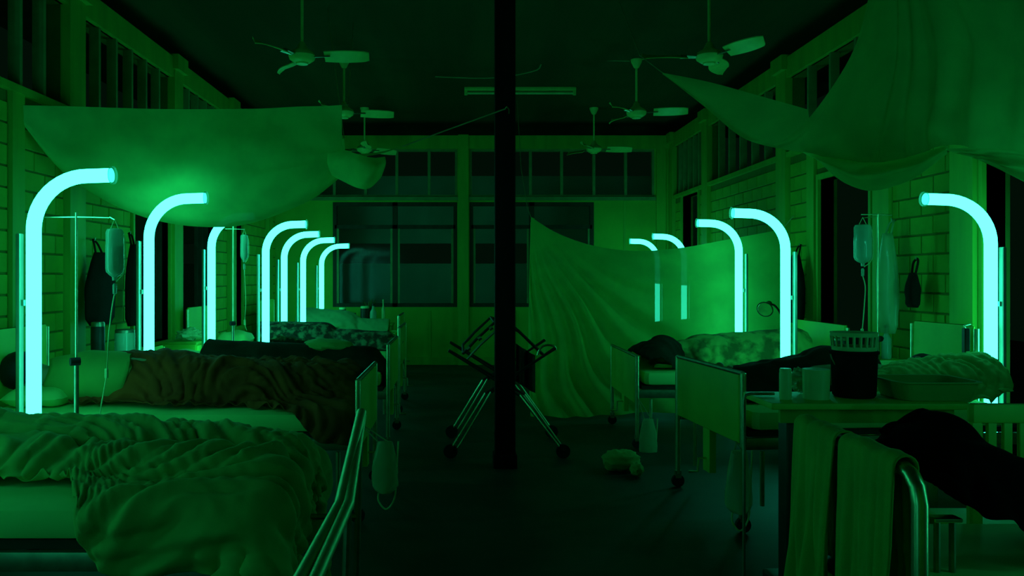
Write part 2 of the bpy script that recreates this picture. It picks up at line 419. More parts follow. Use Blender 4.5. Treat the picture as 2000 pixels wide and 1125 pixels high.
LAMPS = [(66, 4.2, 0, 1.0, 'tall glowing cane lamp nearest the camera on the left'),
         (291, 5.82, 0, 1.02, 'glowing cane lamp whose tip lights the hanging net on the left'),
         (413, 7.62, 0, 1.02, 'glowing cane lamp with its top hidden behind the left net'),
         (519, 8.14, 0, 1.0, 'glowing cane lamp standing between the dark blanket and mottled blanket beds'),
         (555, 9.5, 0, .985, 'third glowing cane lamp from the back on the left side'),
         (592, 10.6, 0, .975, 'second glowing cane lamp from the back on the left side'),
         (628, 12.1, 0, .965, 'farthest glowing cane lamp on the left beside the back window'),
         (1935, 4.98, PI, .975, 'glowing cane lamp at far right above the cream headboard'),
         (1534, 6.2, PI, .98, 'glowing cane lamp nearest on the right in front of the black desk lamp'),
         (1443, 7.95, PI, 1.0, 'glowing cane lamp standing just in front of the sheer net'),
         (1336, 10.62, PI, 1.0, 'glowing cane lamp behind the sheer net, nearer of the two'),
         (1284, 12.05, PI, 1.0, 'farthest glowing cane lamp behind the sheer net')]
# unseen lamps added out of frame, continuing the rows, to brighten the foreground
LAMPS += [(900 + 2.95 * F / 1.85, 1.85, PI, 1.0, 'added cane lamp by the nearest right bed, out of view, lighting the table and chair fronts'),
          (900 - 2.62 * F / 2.45, 2.45, 0, 1.0, 'added cane lamp by the head of the nearest left bed, out of view, lighting its blanket folds'),
          (900 - 2.3 * F / .5, .5, 0, 1.0, 'added cane lamp left of the camera, out of view, brightening the draped blanket')]
for i, (px, Y, rz, s, lab) in enumerate(LAMPS):
    o = lamp0 if i == 0 else copy_tree(lamp0)
    o.location = (PX(px, Y), Y, 0); o.rotation_euler.z = rz; o.scale = (1, 1, s); o['label'] = lab

# ------------------------------------------------------------------ beds
def make_bed(head, rz, L, W, label, top=.62, foot=.86, headz=1.08, hb=None, board=True, foot_rail=False, posts=True):
    """head: world (x, y) of the head end's middle; the bed runs along local +x"""
    r = thing('hospital_bed', (head[0], head[1], 0), label, 'bed', 'hospital beds of the ward', rz)
    B = lambda mb, n, m, p=r: mb.build(n, m, p, False)
    w2 = W / 2; mt = .11
    B(MB().box(.04, L - .05, -w2, w2, top - mt, top, .03), 'mattress', 'sheet')
    B(MB().box(.02, L - .03, -w2 + .03, w2 - .03, top - mt - .035, top - mt - .003), 'deck', 'dark_metal')
    for s in (-1, 1): B(MB().box(0, L, s * (w2 - .01) - .015, s * (w2 - .01) + .015, top - mt - .10, top - mt - .035, .004), 'side_rail', 'steel')
    hy = hb or (-w2 + .03, w2 - .03)
    for s, y in ((-1, hy[0]), (1, hy[1])):
        B(MB().tube([(-.015, y, .09), (-.015, y, headz - .02)], .016, 10), 'head_post', 'chrome')
    B(MB().box(-.03, -.002, hy[0] + .02, hy[1] - .02, .55, headz, .012), 'headboard', 'board')
    if board:
        B(MB().box(L + .0, L + .028, -w2 + .02, w2 - .02, foot - .38, foot, .01), 'footboard', 'board')
        B(MB().tube([(L + .014, -w2, foot + .008), (L + .014, w2, foot + .008)], .014, 8), 'top_trim', 'steel')
        cc = B(MB().box(L - .02, L + .02, -.05, .05, .22, foot - .38), 'crank_column', 'board')
        B(MB().tube([(L + .02, 0, .30), (L + .07, 0, .30), (L + .075, 0, .22), (L + .13, 0, .22)], .008, 8), 'crank_handle', 'chrome', cc)
    if foot_rail:
        rr = .022
        pts = [(L + .02, -w2 + .0, .12), (L + .02, -w2, foot - .08)] + [(L + .02, -w2 + .08 - .08 * math.cos(t), foot - .08 + .08 * math.sin(t)) for t in (.5, 1.0, PI / 2)] \
            + [(L + .02, w2 - .08 + .08 * math.sin(t), foot - .08 + .08 * math.cos(t)) for t in (0, .5, 1.0, PI / 2)] + [(L + .02, w2, .12)]
        B(MB().tube(pts, rr, 12), 'foot_rail', 'chrome')
        B(MB().tube([(L + .02, -w2, .38), (L + .02, w2, .38)], .014, 8), 'cross_bar', 'chrome')
    if not foot_rail:
        for s in (-1, 1):
            if not posts:
                B(MB().tube([(L - .10, s * (w2 - .03), top - .16), (L - .10, s * (w2 - .03), .10)], .017, 10), 'foot_leg', 'steel'); continue
            B(MB().tube([(L + .014, s * w2, .09), (L + .014, s * w2, foot + .01)], .017, 10), 'foot_post', 'chrome')
            B(MB().tube([(L - .10, s * (w2 - .01), top - .22), (L - .10, s * (w2 - .01), .14)], .013, 8), 'strut', 'chrome')
    for x in (-.015, L + .014 if posts else L - .10):
        for y in ((hy[0], hy[1]) if x < 0 else (-w2, w2)):
            c = B(MB().box(x - .02, x + .02, y - .014, y + .014, .06, .11), 'caster_fork', 'steel')
            B(MB().tube([(x, y - .012, .042), (x, y + .012, .042)], .042, 14), 'caster_wheel', 'rubber', c)
    return r
bed1 = make_bed((-2.8, 3.25), 0, 2.2, 1.0, 'nearest left bed under the rumpled green blanket', board=False, posts=False)
bed2 = make_bed((-2.8, 5.13), 0, 2.2, .94, 'left bed holding the brown blanket, with a cream foot panel', foot=.80)
bed3 = make_bed((-2.70, 7.05), 0, 2.1, .90, 'left bed with the dark blanket, third from the front', foot=.84, headz=.78)
bed4 = make_bed((-2.8, 8.86), 0, 2.15, .90, 'left bed with the dark mottled blanket, cream headboard at the wall', foot=.86)
bed5 = make_bed((-2.7, 11.45), 0, 1.85, .90, 'farthest left bed, pale blanket, near the back window')
bedB = make_bed((3.12, 5.13), PI + .10, 1.62, .98, 'right bed with a wide cream foot panel and dark blanket', top=.66, foot=.86, headz=1.10, hb=(-.47, .13))
bedC = make_bed((3.15, 7.22), PI, 1.70, 1.10, 'right bed carrying the pale mottled blanket, second cream foot panel', top=.62, foot=.74, headz=1.0)
bedD = make_bed((3.2, 9.9), PI, 1.75, 1.0, 'bed standing inside the sheer net', foot=.72, headz=1.0)
bedZ = make_bed((3.2, 2.62), PI, 1.93, .78, 'nearest right bed with towels over its chrome foot rail', top=.50, foot=.86, headz=.9, board=False, foot_rail=True)
# sloping chrome foot rails of the nearest left bed
for dx in (0, 32):
    MB().tube([P(575 + dx, 1150, 2.2), P(664 + dx * .5, 985, 2.62), P(706, 806 + dx * .2, 3.25)], .020, 14).build('foot_rail', 'satin', bed1)
for q in ((590, 1150, 2.2), (680, 985, 2.62), (704, 812, 3.24)):
    p = P(*q); MB().tube([(p.x, p.y, p.z), (p.x - .02, p.y, .02)], .013, 8).build('rail_leg', 'steel', bed1)
    if q[1] < 900: MB().tube([(p.x - .01, p.y, .45), (-.72, p.y, .45)], .012, 8).build('rail_arm', 'steel', bed1)
# guard rail of the nearest right bed
MB().box(PX(1815, 2.5), PX(1870, 2.5), 2.47, 2.52, PZ(1016, 2.5), PZ(1008, 2.5), .003).build('guard_rail', 'chrome', bedZ)
for px in (1828, 1858): MB().tube([(PX(px, 2.5), 2.495, .34), (PX(px, 2.5), 2.495, PZ(1014, 2.5))], .010, 8).build('guard_post', 'steel', bedZ)

# ------------------------------------------------------------------ cloth: a small position based draping solver
def capsule_height(x, y, caps):
    h = np.full(x.shape, -9.0)
    for (ax, ay, az, ar, bx_, by_, bz, br) in caps:
        dx, dy = bx_ - ax, by_ - ay; L2 = dx * dx + dy * dy + 1e-9
        t = np.clip(((x - ax) * dx + (y - ay) * dy) / L2, 0, 1)
        d2 = (x - ax - t * dx) ** 2 + (y - ay - t * dy) ** 2
        r = ar + (br - ar) * t; z = az + (bz - az) * t
        hh = np.where(d2 < r * r, z + np.sqrt(np.maximum(r * r - d2, 0)), -9)
        h = np.maximum(h, hh)
    return h
def drape(name, fn, nu, nv, box, top, caps, m, stretch=(1.06, 1.06), steps=110, iters=9, seed=1, lift=.05, rough=.02, mu=.9, bend=.12, thick=.006, wr=.02, wf=7.0, wa=.6, extra=None, g0=.35, pins=None, sub=1, parent=None):
    rng = np.random.RandomState(seed)
    U, V = np.meshgrid(np.linspace(0, 1, nu), np.linspace(0, 1, nv), indexing='ij')
    X, Y = fn(U, V)
    x0, x1, y0, y1 = box
    def hmap(x, y):
        ins = (x > x0) & (x < x1) & (y > y0) & (y < y1)
        return np.maximum(np.where(ins, top, .03), capsule_height(x, y, caps))
    # smooth random bumps start the wrinkles
    Z = hmap(X, Y); ins = (X > x0) & (X < x1) & (Y > y0) & (Y < y1)
    Z = np.where(ins, Z, np.maximum(Z, top)) + lift
    nz = np.zeros_like(X)
    for k in range(14):
        a = rng.uniform(0, 2 * PI); fq = rng.uniform(8, 38); nz += np.sin((X * math.cos(a) + Y * math.sin(a)) * fq + rng.uniform(0, 6.3)) / math.sqrt(14)
    Z = Z + rough * nz
    pos = np.stack([X, Y, Z], -1)
    rest0 = np.stack([X, Y], -1)
    cons = []
    def addc(di, dj, st, k):
        a = rest0[max(0, -di) if di < 0 else 0: nu - max(di, 0), 0: nv - dj] if di >= 0 else rest0[-di:, : nv - dj]
        b = rest0[di:, dj:] if di >= 0 else rest0[: nu + di, dj:]
        rl = np.sqrt((((b - a) * np.array(st)) ** 2).sum(-1))
        return rl
    def link(i0, j0, di, dj, k, step):
        """one independent batch: points (i0::si, j0::sj) paired with the point (di, dj) away"""
        I = np.arange(i0, nu, step[0]); J = np.arange(j0, nv, step[1])
        I = I[(I + di < nu) & (I + di >= 0)]; J = J[(J + dj < nv) & (J + dj >= 0)]
        if len(I) == 0 or len(J) == 0: return
        A = (I[:, None] * nv + J[None, :]).ravel(); Bq = ((I + di)[:, None] * nv + (J + dj)[None, :]).ravel()
        p = rest0.reshape(-1, 2); d = p[Bq] - p[A]
        # along u and v the cloth is longer than the space it is given
        wu = stretch[0]; wv = stretch[1]
        if dj == 0: s = wu
        elif di == 0: s = wv
        else: s = math.sqrt((wu * wu + wv * wv) / 2)
        cons.append((A, Bq, np.sqrt((d ** 2).sum(-1)) * s, k))
    for p in (0, 1): link(p, 0, 1, 0, 1.0, (2, 1)); link(0, p, 0, 1, 1.0, (1, 2))
    for p in (0, 1): link(p, 0, 1, 1, .35, (2, 1)); link(p, 1, 1, -1, .35, (2, 1))
    for p in (0, 1, 2, 3): 
        link(p, 0, 2, 0, bend, (4, 1)); link(0, p, 0, 2, bend, (1, 4))
    pos = pos.reshape(-1, 3); prev = pos.copy(); dt = 1 / 60
    pin = None
    if pins is not None: pin = pins(U.ravel(), V.ravel())
    for st in range(steps):
        vel = (pos - prev) * .94
        prev = pos.copy(); pos = pos + vel; pos[:, 2] -= 9.8 * dt * dt
        for it in range(iters):
            for A, Bq, rl, k in cons:
                d = pos[Bq] - pos[A]; ln = np.sqrt((d ** 2).sum(-1)) + 1e-9
                c = (k * .5 * (ln - rl) / ln)[:, None] * d
                pos[A] += c; pos[Bq] -= c
            if it % 3 == 2 or it == iters - 1:
                x, y, z = pos[:, 0], pos[:, 1], pos[:, 2]
                # sides of the mattress
                di = np.stack([x - x0, x1 - x, y - y0, y1 - y], -1); mn_ = di.min(-1)
                low = (mn_ > -.008) & (z < top - .004) & (mn_ < .06) & (top - z > mn_)
                if low.any():
                    w_ = di[low].argmin(-1); q = pos[low]
                    q[:, 0] = np.where(w_ == 0, x0 - .008, np.where(w_ == 1, x1 + .008, q[:, 0]))
                    q[:, 1] = np.where(w_ == 2, y0 - .008, np.where(w_ == 3, y1 + .008, q[:, 1]))
                    pos[low] = q
                h = hmap(pos[:, 0], pos[:, 1]) + .008
                pos[:, 0] = np.clip(pos[:, 0], LX + .02, RX - .02)
                hit = pos[:, 2] < h
                pos[hit, 2] = h[hit]
                pos[hit, :2] = pos[hit, :2] * (1 - mu) + prev[hit, :2] * mu
            if pin is not None:
                idx, tgt = pin; pos[idx] = tgt
    if wr:
        G = pos.reshape(nu, nv, 3); tu = np.gradient(G, axis=0); tv = np.gradient(G, axis=1)
        nn = np.cross(tu, tv); nn /= np.sqrt((nn ** 2).sum(-1, keepdims=True)) + 1e-9
        if nn[..., 2].mean() < 0: nn = -nn
        R0 = rest0.reshape(-1, 2); D = np.zeros(len(R0))
        for i_, (a_, b_) in enumerate(R0):
            wx = .16 * mn.noise(Vector((a_ * 2.3, b_ * 2.3, seed))); wy_ = .16 * mn.noise(Vector((a_ * 2.3, b_ * 2.3, seed + 9.5)))
            th = wa + 1.3 * mn.noise(Vector((a_ * .9, b_ * 1.1, seed + 3.3)))
            x_, y_ = a_ + wx, b_ + wy_; s_ = x_ * math.cos(th) + y_ * math.sin(th); t_ = -x_ * math.sin(th) + y_ * math.cos(th)
            r1 = max(0, 1 - 2.4 * abs(mn.noise(Vector((s_ * wf, t_ * wf * .28, seed * 1.7)))))
            r2 = max(0, 1 - 2.4 * abs(mn.noise(Vector((s_ * wf * 2.1, t_ * wf * .6, seed * 2.9)))))
            gate = g0 + (1 - g0) * max(0, min(1, .5 + 1.4 * mn.noise(Vector((a_ * 1.7, b_ * 2.1, seed + 20)))))
            D[i_] = wr * gate * (r1 * r1 * (3 - 2 * r1) + .35 * r2 * r2) + (extra(a_, b_) if extra else 0)
        pos = (G + nn * D.reshape(nu, nv, 1)).reshape(-1, 3)
        pos[:, 0] = np.maximum(pos[:, 0], LX + .02)
    f = [(i * nv + j, (i + 1) * nv + j, (i + 1) * nv + j + 1, i * nv + j + 1) for i in range(nu - 1) for j in range(nv - 1)]
    me = bpy.data.meshes.new(name); me.from_pydata(pos.tolist(), [], f); me.materials.append(M[m])
    me.polygons.foreach_set('use_smooth', [True] * len(f))
    o = bpy.data.objects.new(name, me); C.objects.link(o)
    s = o.modifiers.new('thickness', 'SOLIDIFY'); s.thickness = thick; s.offset = 1
    if sub: q = o.modifiers.new('soft', 'SUBSURF'); q.levels = sub; q.render_levels = sub
    return o
def lerp(a, b, t): return a + (b - a) * t
def rectf(xa, xb, ya, yb):
    return lambda U, V: (xa + (xb - xa) * U, ya + (yb - ya) * V)
def sm(t): t = np.clip(t, 0, 1); return t * t * (3 - 2 * t)

def swags(a, b):
    # sweeping folds that hang between the slipped edge and the foot rail
    k = max(0, min(1, (a + 1.75) / .35)) * max(0, min(1, (3.20 - b) / .18))
    ph = (b - .38 * (a + 1.2) ** 2 + .05 * mn.noise(Vector((a * 2.2, b * 2.2, 4)))) / .085
    r = 1 - abs((ph % 1) * 2 - 1); r = r * r * (3 - 2 * r)
    m2 = .55 + .45 * mn.noise(Vector((a * 2.6, math.floor(ph) * 3.1, 8)))
    return .048 * k * r * m2
# nearest left bed: rumpled green blanket, its near edge slipping off the mattress
def f1(U, V):
    x = -2.90 + 2.50 * U
    near = 2.98 - .40 * sm((U - .56) / .16) + .12 * sm((U - .86) / .12) + .02 * np.sin(U * 17)
    far = 3.98 + 0 * U
    return x, near + (far - near) * V
tag(drape('blanket', f1, 150, 76, (-2.76, -.65, 2.75, 3.75), .62,
          [(-2.9, 3.42, .62, .19, -1.9, 3.40, .60, .19), (-1.9, 3.40, .60, .19, -1.2, 3.38, .60, .15), (-1.2, 3.45, .60, .14, -.72, 3.42, .62, .10), (-1.9, 3.2, .6, .13, -.75, 3.1, .60, .11), (-2.7, 3.12, .6, .10, -2.1, 3.0, .6, .07), (-.386, 2.62, .67, .03, -.394, 3.22, .85, .03)],
          'grey_blanket', (1.09, 1.06), 120, 9, 3, rough=.035, bend=.10, wr=.06, wf=7.0, wa=.9, g0=.6, extra=swags), 'rumpled soft green blanket sliding off the nearest left bed', 'blanket', 'blankets on the beds')
# second left bed: thin green sheet, brown blanket
tag(drape('bed_sheet', rectf(-1.75, -.60, 5.06, 5.74), 44, 34, (-2.76, -.65, 4.66, 5.6), .62,
          [(-1.9, 5.22, .66, .16, -.8, 5.2, .64, .12)], 'green_sheet', (1.04, 1.06), 80, 8, 5), 'thin green sheet over the feet on the brown blanket bed', 'sheet')
def f2(U, V):
    x = -2.30 + 1.68 * U
    near = 4.73 - .07 * sm((U - .55) / .3) - .12 * sm((U - .8) / .12) + .025 * np.sin(U * 13)
    far = 5.52 - .12 * sm((U - .35) / .3)
    return x, near + (far - near) * V
tag(drape('blanket', f2, 90, 52, (-2.76, -.65, 4.66, 5.6), .62,
          [(-2.55, 5.16, .68, .21, -1.85, 5.16, .70, .21), (-1.85, 5.16, .70, .21, -1.2, 5.05, .66, .16), (-1.2, 5.05, .66, .16, -.76, 5.12, .67, .13), (-1.9, 5.25, .68, .18, -.76, 5.22, .68, .15)],
          'brown_blanket', (1.10, 1.08), 110, 9, 8, rough=.03, wr=.055, wf=7.5, wa=1.0), 'reddish brown blanket over a sleeper on a left bed', 'blanket', 'blankets on the beds')
tag(drape('blanket', rectf(-2.15, -.56, 6.68, 7.55), 50, 34, (-2.66, -.65, 6.6, 7.5), .62,
          [(-2.4, 7.0, .66, .19, -1.3, 7.0, .66, .15), (-1.3, 7.0, .64, .15, -.8, 7.0, .66, .13)], 'dark_blanket', (1.06, 1.06), 80, 8, 11), 'black dark blanket on the third left bed', 'blanket', 'blankets on the beds')
tag(drape('blanket', rectf(-2.15, -.62, 8.50, 9.32), 56, 36, (-2.76, -.7, 8.41, 9.31), .62,
          [(-2.4, 8.85, .70, .20, -1.5, 8.85, .70, .19), (-1.5, 8.85, .66, .16, -.8, 8.8, .66, .13)], 'pattern', (1.06, 1.08), 80, 8, 12), 'dark mottled blanket over a sleeper on the fourth left bed', 'blanket', 'blankets on the beds')
tag(drape('blanket', rectf(-2.25, -1.0, 11.06, 11.9), 46, 34, (-2.68, -.88, 11.0, 11.9), .62,
          [(-2.3, 11.45, .72, .24, -1.6, 11.45, .70, .20), (-1.6, 11.45, .66, .15, -1.0, 11.45, .66, .12)], 'teal_blanket', (1.05, 1.06), 80, 8, 13), 'pale smooth blanket on the farthest left bed', 'blanket', 'blankets on the beds')
# right side
tag(drape('blanket', rectf(1.52, 2.55, 4.72, 5.62), 56, 40, (1.50, 3.1, 4.56, 5.54), .66,
          [(1.75, 5.1, .68, .15, 2.3, 5.15, .70, .20), (1.7, 5.3, .66, .12, 2.4, 5.3, .70, .20), (2.3, 5.15, .72, .22, 2.7, 5.2, .72, .22)], 'dark_blanket', (1.08, 1.08), 90, 8, 21), 'black blanket bunched behind the wide cream foot panel', 'blanket', 'blankets on the beds')
def fB(U, V):
    return 2.22 + .86 * U, 4.52 + .50 * V - .02 * U
tag(drape('blanket', fB, 62, 40, (1.50, 3.14, 4.56, 5.54), .66,
          [(2.30, 4.74, .68, .10, 2.6, 4.76, .70, .15), (2.6, 4.78, .70, .17, 3.05, 4.80, .72, .19)], 'grey_blanket', (1.12, 1.06), 100, 9, 22, rough=.03, wr=.06, wf=9, wa=.1), 'grey green rumpled blanket beside the pillow on the right bed', 'blanket', 'blankets on the beds')
tag(drape('blanket', rectf(1.62, 3.0, 6.74, 7.72), 62, 40, (1.48, 3.12, 6.68, 7.76), .62,
          [(1.7, 7.2, .64, .13, 2.1, 7.15, .66, .18), (2.1, 7.15, .66, .20, 2.9, 7.2, .70, .22)], 'pattern_light', (1.08, 1.08), 90, 8, 23, wr=.04, wf=6), 'pale mottled blanket over a sleeper beside the black desk lamp', 'blanket', 'blankets on the beds')
tag(drape('blanket', rectf(1.50, 1.96, 6.72, 7.42), 30, 36, (1.48, 3.12, 6.68, 7.76), .62,
          [(1.62, 6.86, .66, .14, 1.75, 7.1, .70, .17), (1.6, 7.3, .66, .12, 1.75, 7.2, .70, .15)], 'dark_blanket', (1.10, 1.10), 80, 8, 24, lift=.09), 'small dark blanket heaped at the foot of the pale mottled blanket', 'blanket', 'blankets on the beds')
tag(drape('blanket', rectf(1.6, 3.0, 9.44, 10.42), 50, 34, (1.45, 3.17, 9.41, 10.39), .62,
          [(1.7, 9.9, .64, .14, 2.9, 9.9, .68, .20)], 'teal_blanket', (1.05, 1.06), 80, 8, 25), 'blanket seen through the sheer net on the bed inside it', 'blanket', 'blankets on the beds')
tag(drape('blanket', rectf(1.36, 3.0, 2.38, 3.04), 60, 34, (1.28, 3.15, 2.24, 3.0), .50,
          [(1.50, 2.70, .62, .20, 1.60, 2.76, .77, .15), (1.58, 2.72, .66, .24, 2.0, 2.70, .48, .24), (2.0, 2.70, .48, .24, 3.0, 2.70, .50, .24)], 'black_blanket', (1.07, 1.07), 90, 8, 26, lift=.03), 'deep black blanket heaped on the nearest right bed', 'blanket', 'blankets on the beds')

# ------------------------------------------------------------------ pillows
def pillow(c, sx, sy, sz, rz, m, label):
    n = 14; v = []; f = []
    for side in (1, -1):
        for i in range(n + 1):
            for j in range(n + 1):
                u, q = 2 * i / n - 1, 2 * j / n - 1
                e = (max(0, 1 - u ** 4) * max(0, 1 - q ** 4)) ** .5
                k = 1 - .06 * (u * u * q * q)
                z = side * sz * .5 * e * (1 + .12 * math.sin(u * 5 + q * 3))
                x_, y_ = u * sx / 2 * k, q * sy / 2 * k
                v.append((c[0] + x_ * math.cos(rz) - y_ * math.sin(rz), c[1] + x_ * math.sin(rz) + y_ * math.cos(rz), c[2] + z))
    N = (n + 1) ** 2
    for i in range(n):
        for j in range(n):
            a = i * (n + 1) + j; f.append((a, a + n + 1, a + n + 2, a + 1)); f.append((N + a, N + a + 1, N + a + n + 2, N + a + n + 1))
    o = MB().add(v, f).build('pillow', m, smooth=60); tag(o, label, 'pillow', 'pillows on the beds'); return o
pillow((-2.55, 5.1, .675), .36, .62, .12, .05, 'pillow', 'pale pillow under the head of the brown blanket sleeper')
pillow((-2.42, 7.05, .69), .34, .6, .14, 0, 'pillow', 'pale pillow on the dark blanket bed behind the third lamp')
pillow((-2.42, 8.8, .72), .34, .58, .18, .1, 'pillow', 'pale pillow on the dark mottled blanket bed')
pillow((-2.45, 11.45, .69), .34, .58, .14, 0, 'pillow', 'pale pillow on the farthest left bed')
pillow((2.76, 5.16, .75), .44, .52, .20, .2, 'pillow', 'plump pale pillow in front of the right cream headboard')
pillow((2.88, 7.3, .80), .32, .55, .16, 0, 'pillow', 'pale pillow under the black desk lamp')
pillow((2.95, 9.9, .70), .34, .55, .14, 0, 'pillow', 'pillow on the bed inside the sheer net')
pillow((2.35, 2.40, .56), .9, .26, .12, 0, 'pillow', 'long pale bolster along the near edge beside the black blanket')

# ------------------------------------------------------------------ sleepers
def person(root_loc, head, neck, chest, pelvis, knees, feet, label, arms, hair_r=.105, shirt=True):
    """one continuous skinned body lying down; joints are world points"""
    vs_, es, rs = [], [], []
    def add(p, r, par=None):
        vs_.append(p); rs.append(r); i = len(vs_) - 1
        if par is not None: es.append((par, i))
        return i
    pv = add(pelvis, (.15, .12)); wa = add(tuple((a * .55 + b * .45) for a, b in zip(pelvis, chest)), (.13, .11), pv)
    ch = add(chest, (.16, .12), wa); nk = add(neck, (.055, .055), ch)
    hm = add(tuple(a * .6 + b * .4 for a, b in zip(head, neck)), (.075, .075), nk); hd = add(head, (.095, .10), hm)
    dv = [h_ - n_ for h_, n_ in zip(head, neck)]; add(tuple(h_ + d * .45 for h_, d in zip(head, dv)), (.075, .08), hd)
    for kn, ft in zip(knees, feet):
        hp = add(tuple(a * .7 + b * .3 for a, b in zip(pelvis, kn)), (.085, .085), pv); k = add(kn, (.06, .06), hp); an = add(ft, (.04, .04), k)
        add((ft[0] + .02, ft[1], ft[2] + .13), (.035, .03), an)
    for (sh, el, wr_) in arms:
        a = add(sh, (.055, .055), ch); b = add(el, (.045, .045), a); c = add(wr_, (.03, .03), b)
        d = [(q - p) for p, q in zip(el, wr_)]; n_ = math.sqrt(sum(x * x for x in d)); add(tuple(p + x / n_ * .08 for p, x in zip(wr_, d)), (.035, .018), c)
    me = bpy.data.meshes.new('body'); me.from_pydata(vs_, es, []); 
    o = bpy.data.objects.new('person', me); C.objects.link(o)
    o.modifiers.new('skin', 'SKIN'); me.skin_vertices[0].data[0].use_root = True
    for i, r in enumerate(rs): me.skin_vertices[0].data[i].radius = r
    s = o.modifiers.new('sub', 'SUBSURF'); s.levels = 2; s.render_levels = 2
    dg = bpy.context.evaluated_depsgraph_get(); m2 = bpy.data.meshes.new_from_object(o.evaluated_get(dg))
    o.modifiers.clear(); o.data = m2; m2.materials.clear(); m2.materials.append(M['skin'])
    m2.polygons.foreach_set('use_smooth', [True] * len(m2.polygons))
    tag(o, label, 'person')
    c = Vector(head) + Vector(dv).normalized() * .05
    MB().ball(c + Vector((0, .01, .012)), hair_r, hair_r * 1.08, hair_r * 1.05, 18, 12, lambda d: 1 + .05 * mn.noise(d * 6)).build('hair', 'hair', o, smooth=80)
    # features: nose and ears on the turned-away face
    fc = Vector(head) + Vector((.0, -.098, -.01)); MB().ball(fc, .012, .02, .016, 8, 6).build('nose', 'skin', o, smooth=80)
    for s_ in (-1, 1): MB().ball(Vector(head) + Vector((.0, .01, .10 * s_)), .022, .03, .012, 8, 6).build('ear', 'skin', o, smooth=80)
    return o
p1 = person(None, (-2.68, 5.06, .80), (-2.50, 5.08, .78), (-2.24, 5.10, .80), (-1.80, 5.14, .80), [(-1.38, 5.02, .75), (-1.38, 5.14, .72)], [(-.95, 5.12, .70), (-.93, 5.2, .70)],
            'sleeper with black hair and pale shirt under the brown blanket', [((-2.36, 5.02, .86), (-2.14, 4.93, .76), (-1.98, 5.0, .72)), ((-2.36, 5.14, .68), (-2.15, 5.05, .68), (-2.05, 5.0, .68))], .115)
# shirt: a loose shell around the torso and shoulder
def shirt_fn(d): return 1 + .07 * mn.noise(d * 3.1) + .03 * mn.noise(d * 8)
mb = MB(); N = 22; S = 26; v = []; f = []
for i in range(N + 1):
    t = i / N; x = -2.52 + .50 * t
    ry = .20 * (math.sin(PI * min(1, .12 + t * .62)) ** .6); rz_ = .165 * (math.sin(PI * min(1, .16 + t * .55)) ** .5)
    for k in range(S):
        a = 2 * PI * k / S; nn = 1 + .06 * mn.noise(Vector((x * 9, math.cos(a) * 2.2, math.sin(a) * 2.2)))
        v.append((x + .02 * math.sin(a * 3), 5.08 + ry * math.cos(a) * nn, max(.632, .775 + rz_ * math.sin(a) * nn)))
for i in range(N):
    for k in range(S): f.append((i * S + k, i * S + (k + 1) % S, (i + 1) * S + (k + 1) % S, (i + 1) * S + k))
f.append(tuple(range(S - 1, -1, -1))); f.append(tuple(range(N * S, (N + 1) * S)))
mb.add(v, f).build('shirt', 'shirt', p1, smooth=80)
p2 = person(None, (2.80, 5.0, .80), (2.68, 4.94, .77), (2.50, 4.86, .80), (2.15, 5.05, .78), [(1.88, 5.18, .76), (1.9, 5.28, .74)], [(1.66, 5.10, .72), (1.66, 5.3, .72)],
            'sleeper whose black hair shows above the grey green blanket', [((2.56, 4.78, .80), (2.42, 4.80, .72), (2.3, 4.86, .70)), ((2.56, 4.96, .78), (2.42, 5.0, .72), (2.3, 5.0, .70))], .10)

# ------------------------------------------------------------------ nets
def loft(rows, nu, nv, m, name, parent, fold=None):
    R = [bez([P(*q) for q in r], nu) for r in rows]
    cols = [bez([R[k][i] for k in range(len(R))], nv) for i in range(nu)]
    if fold:
        for i in range(nu):
            for j in range(nv): cols[i][j] = cols[i][j] + Vector(fold(i / (nu - 1), j / (nv - 1), cols[i][j]))
    v = [p for c in cols for p in c]
    f = [(i * nv + j, (i + 1) * nv + j, (i + 1) * nv + j + 1, i * nv + j + 1) for i in range(nu - 1) for j in range(nv - 1)]
    return MB().add(v, f).build(name, m, parent, smooth=180)
def nz3(x, y, z=0): return mn.noise(Vector((x, y, z)))
# left: a net slung like a hammock above the third bed
nl = thing('mosquito_net', P(668, 206, 6.4), 'mosquito net slung like a hammock above the left beds', 'net', 'mosquito nets')
def foldL(u, v, p):
    a = .035 * math.sin(PI * min(1, v * 1.3)) * max(0, math.sin(PI * u)) ** .5
    r = nz3(u * 5 + v * 2.0, v * 5 - u * 3) * a * 1.5 + math.sin(v * 34 - u * 7 + 3 * nz3(u * 3, v * 3)) * a * .5 * max(0, v - .15)
    g = math.atan2(v - .42, 1.04 - u); r += .02 * math.sin(g * 15) * max(0, (u - .72) / .28) * (1 - u) * 4
    return (0, -r, r * .35)
loft([[(20, 205, 5.37), (150, 208, 5.80), (320, 213, 6.1), (500, 212, 6.25), (668, 205, 6.35)],
      [(32, 222, 5.42), (130, 275, 5.72), (290, 305, 6.0), (480, 300, 6.15), (668, 262, 6.38)],
      [(44, 240, 5.46), (130, 326, 5.72), (280, 388, 6.02), (470, 372, 6.2), (672, 305, 6.42)],
      [(56, 254, 5.52), (146, 352, 5.9), (290, 426, 6.25), (450, 441, 6.45), (600, 392, 6.5), (676, 335, 6.5)],
      [(66, 232, 5.62), (160, 300, 6.2), (310, 395, 6.7), (450, 418, 6.9), (600, 372, 6.85), (676, 320, 6.65)],
      [(76, 228, 5.68), (180, 250, 6.3), (330, 320, 6.95), (460, 340, 7.1), (600, 310, 7.05), (672, 270, 6.8)]],
     70, 60, 'net_dense', 'net_sling', nl, foldL)
def foldF(u, v, p):
    a = .025 * math.sin(PI * v); return (0, -a * math.sin(u * 7 + v * 5) - .5 * a * nz3(u * 6, v * 6, 3), 0)
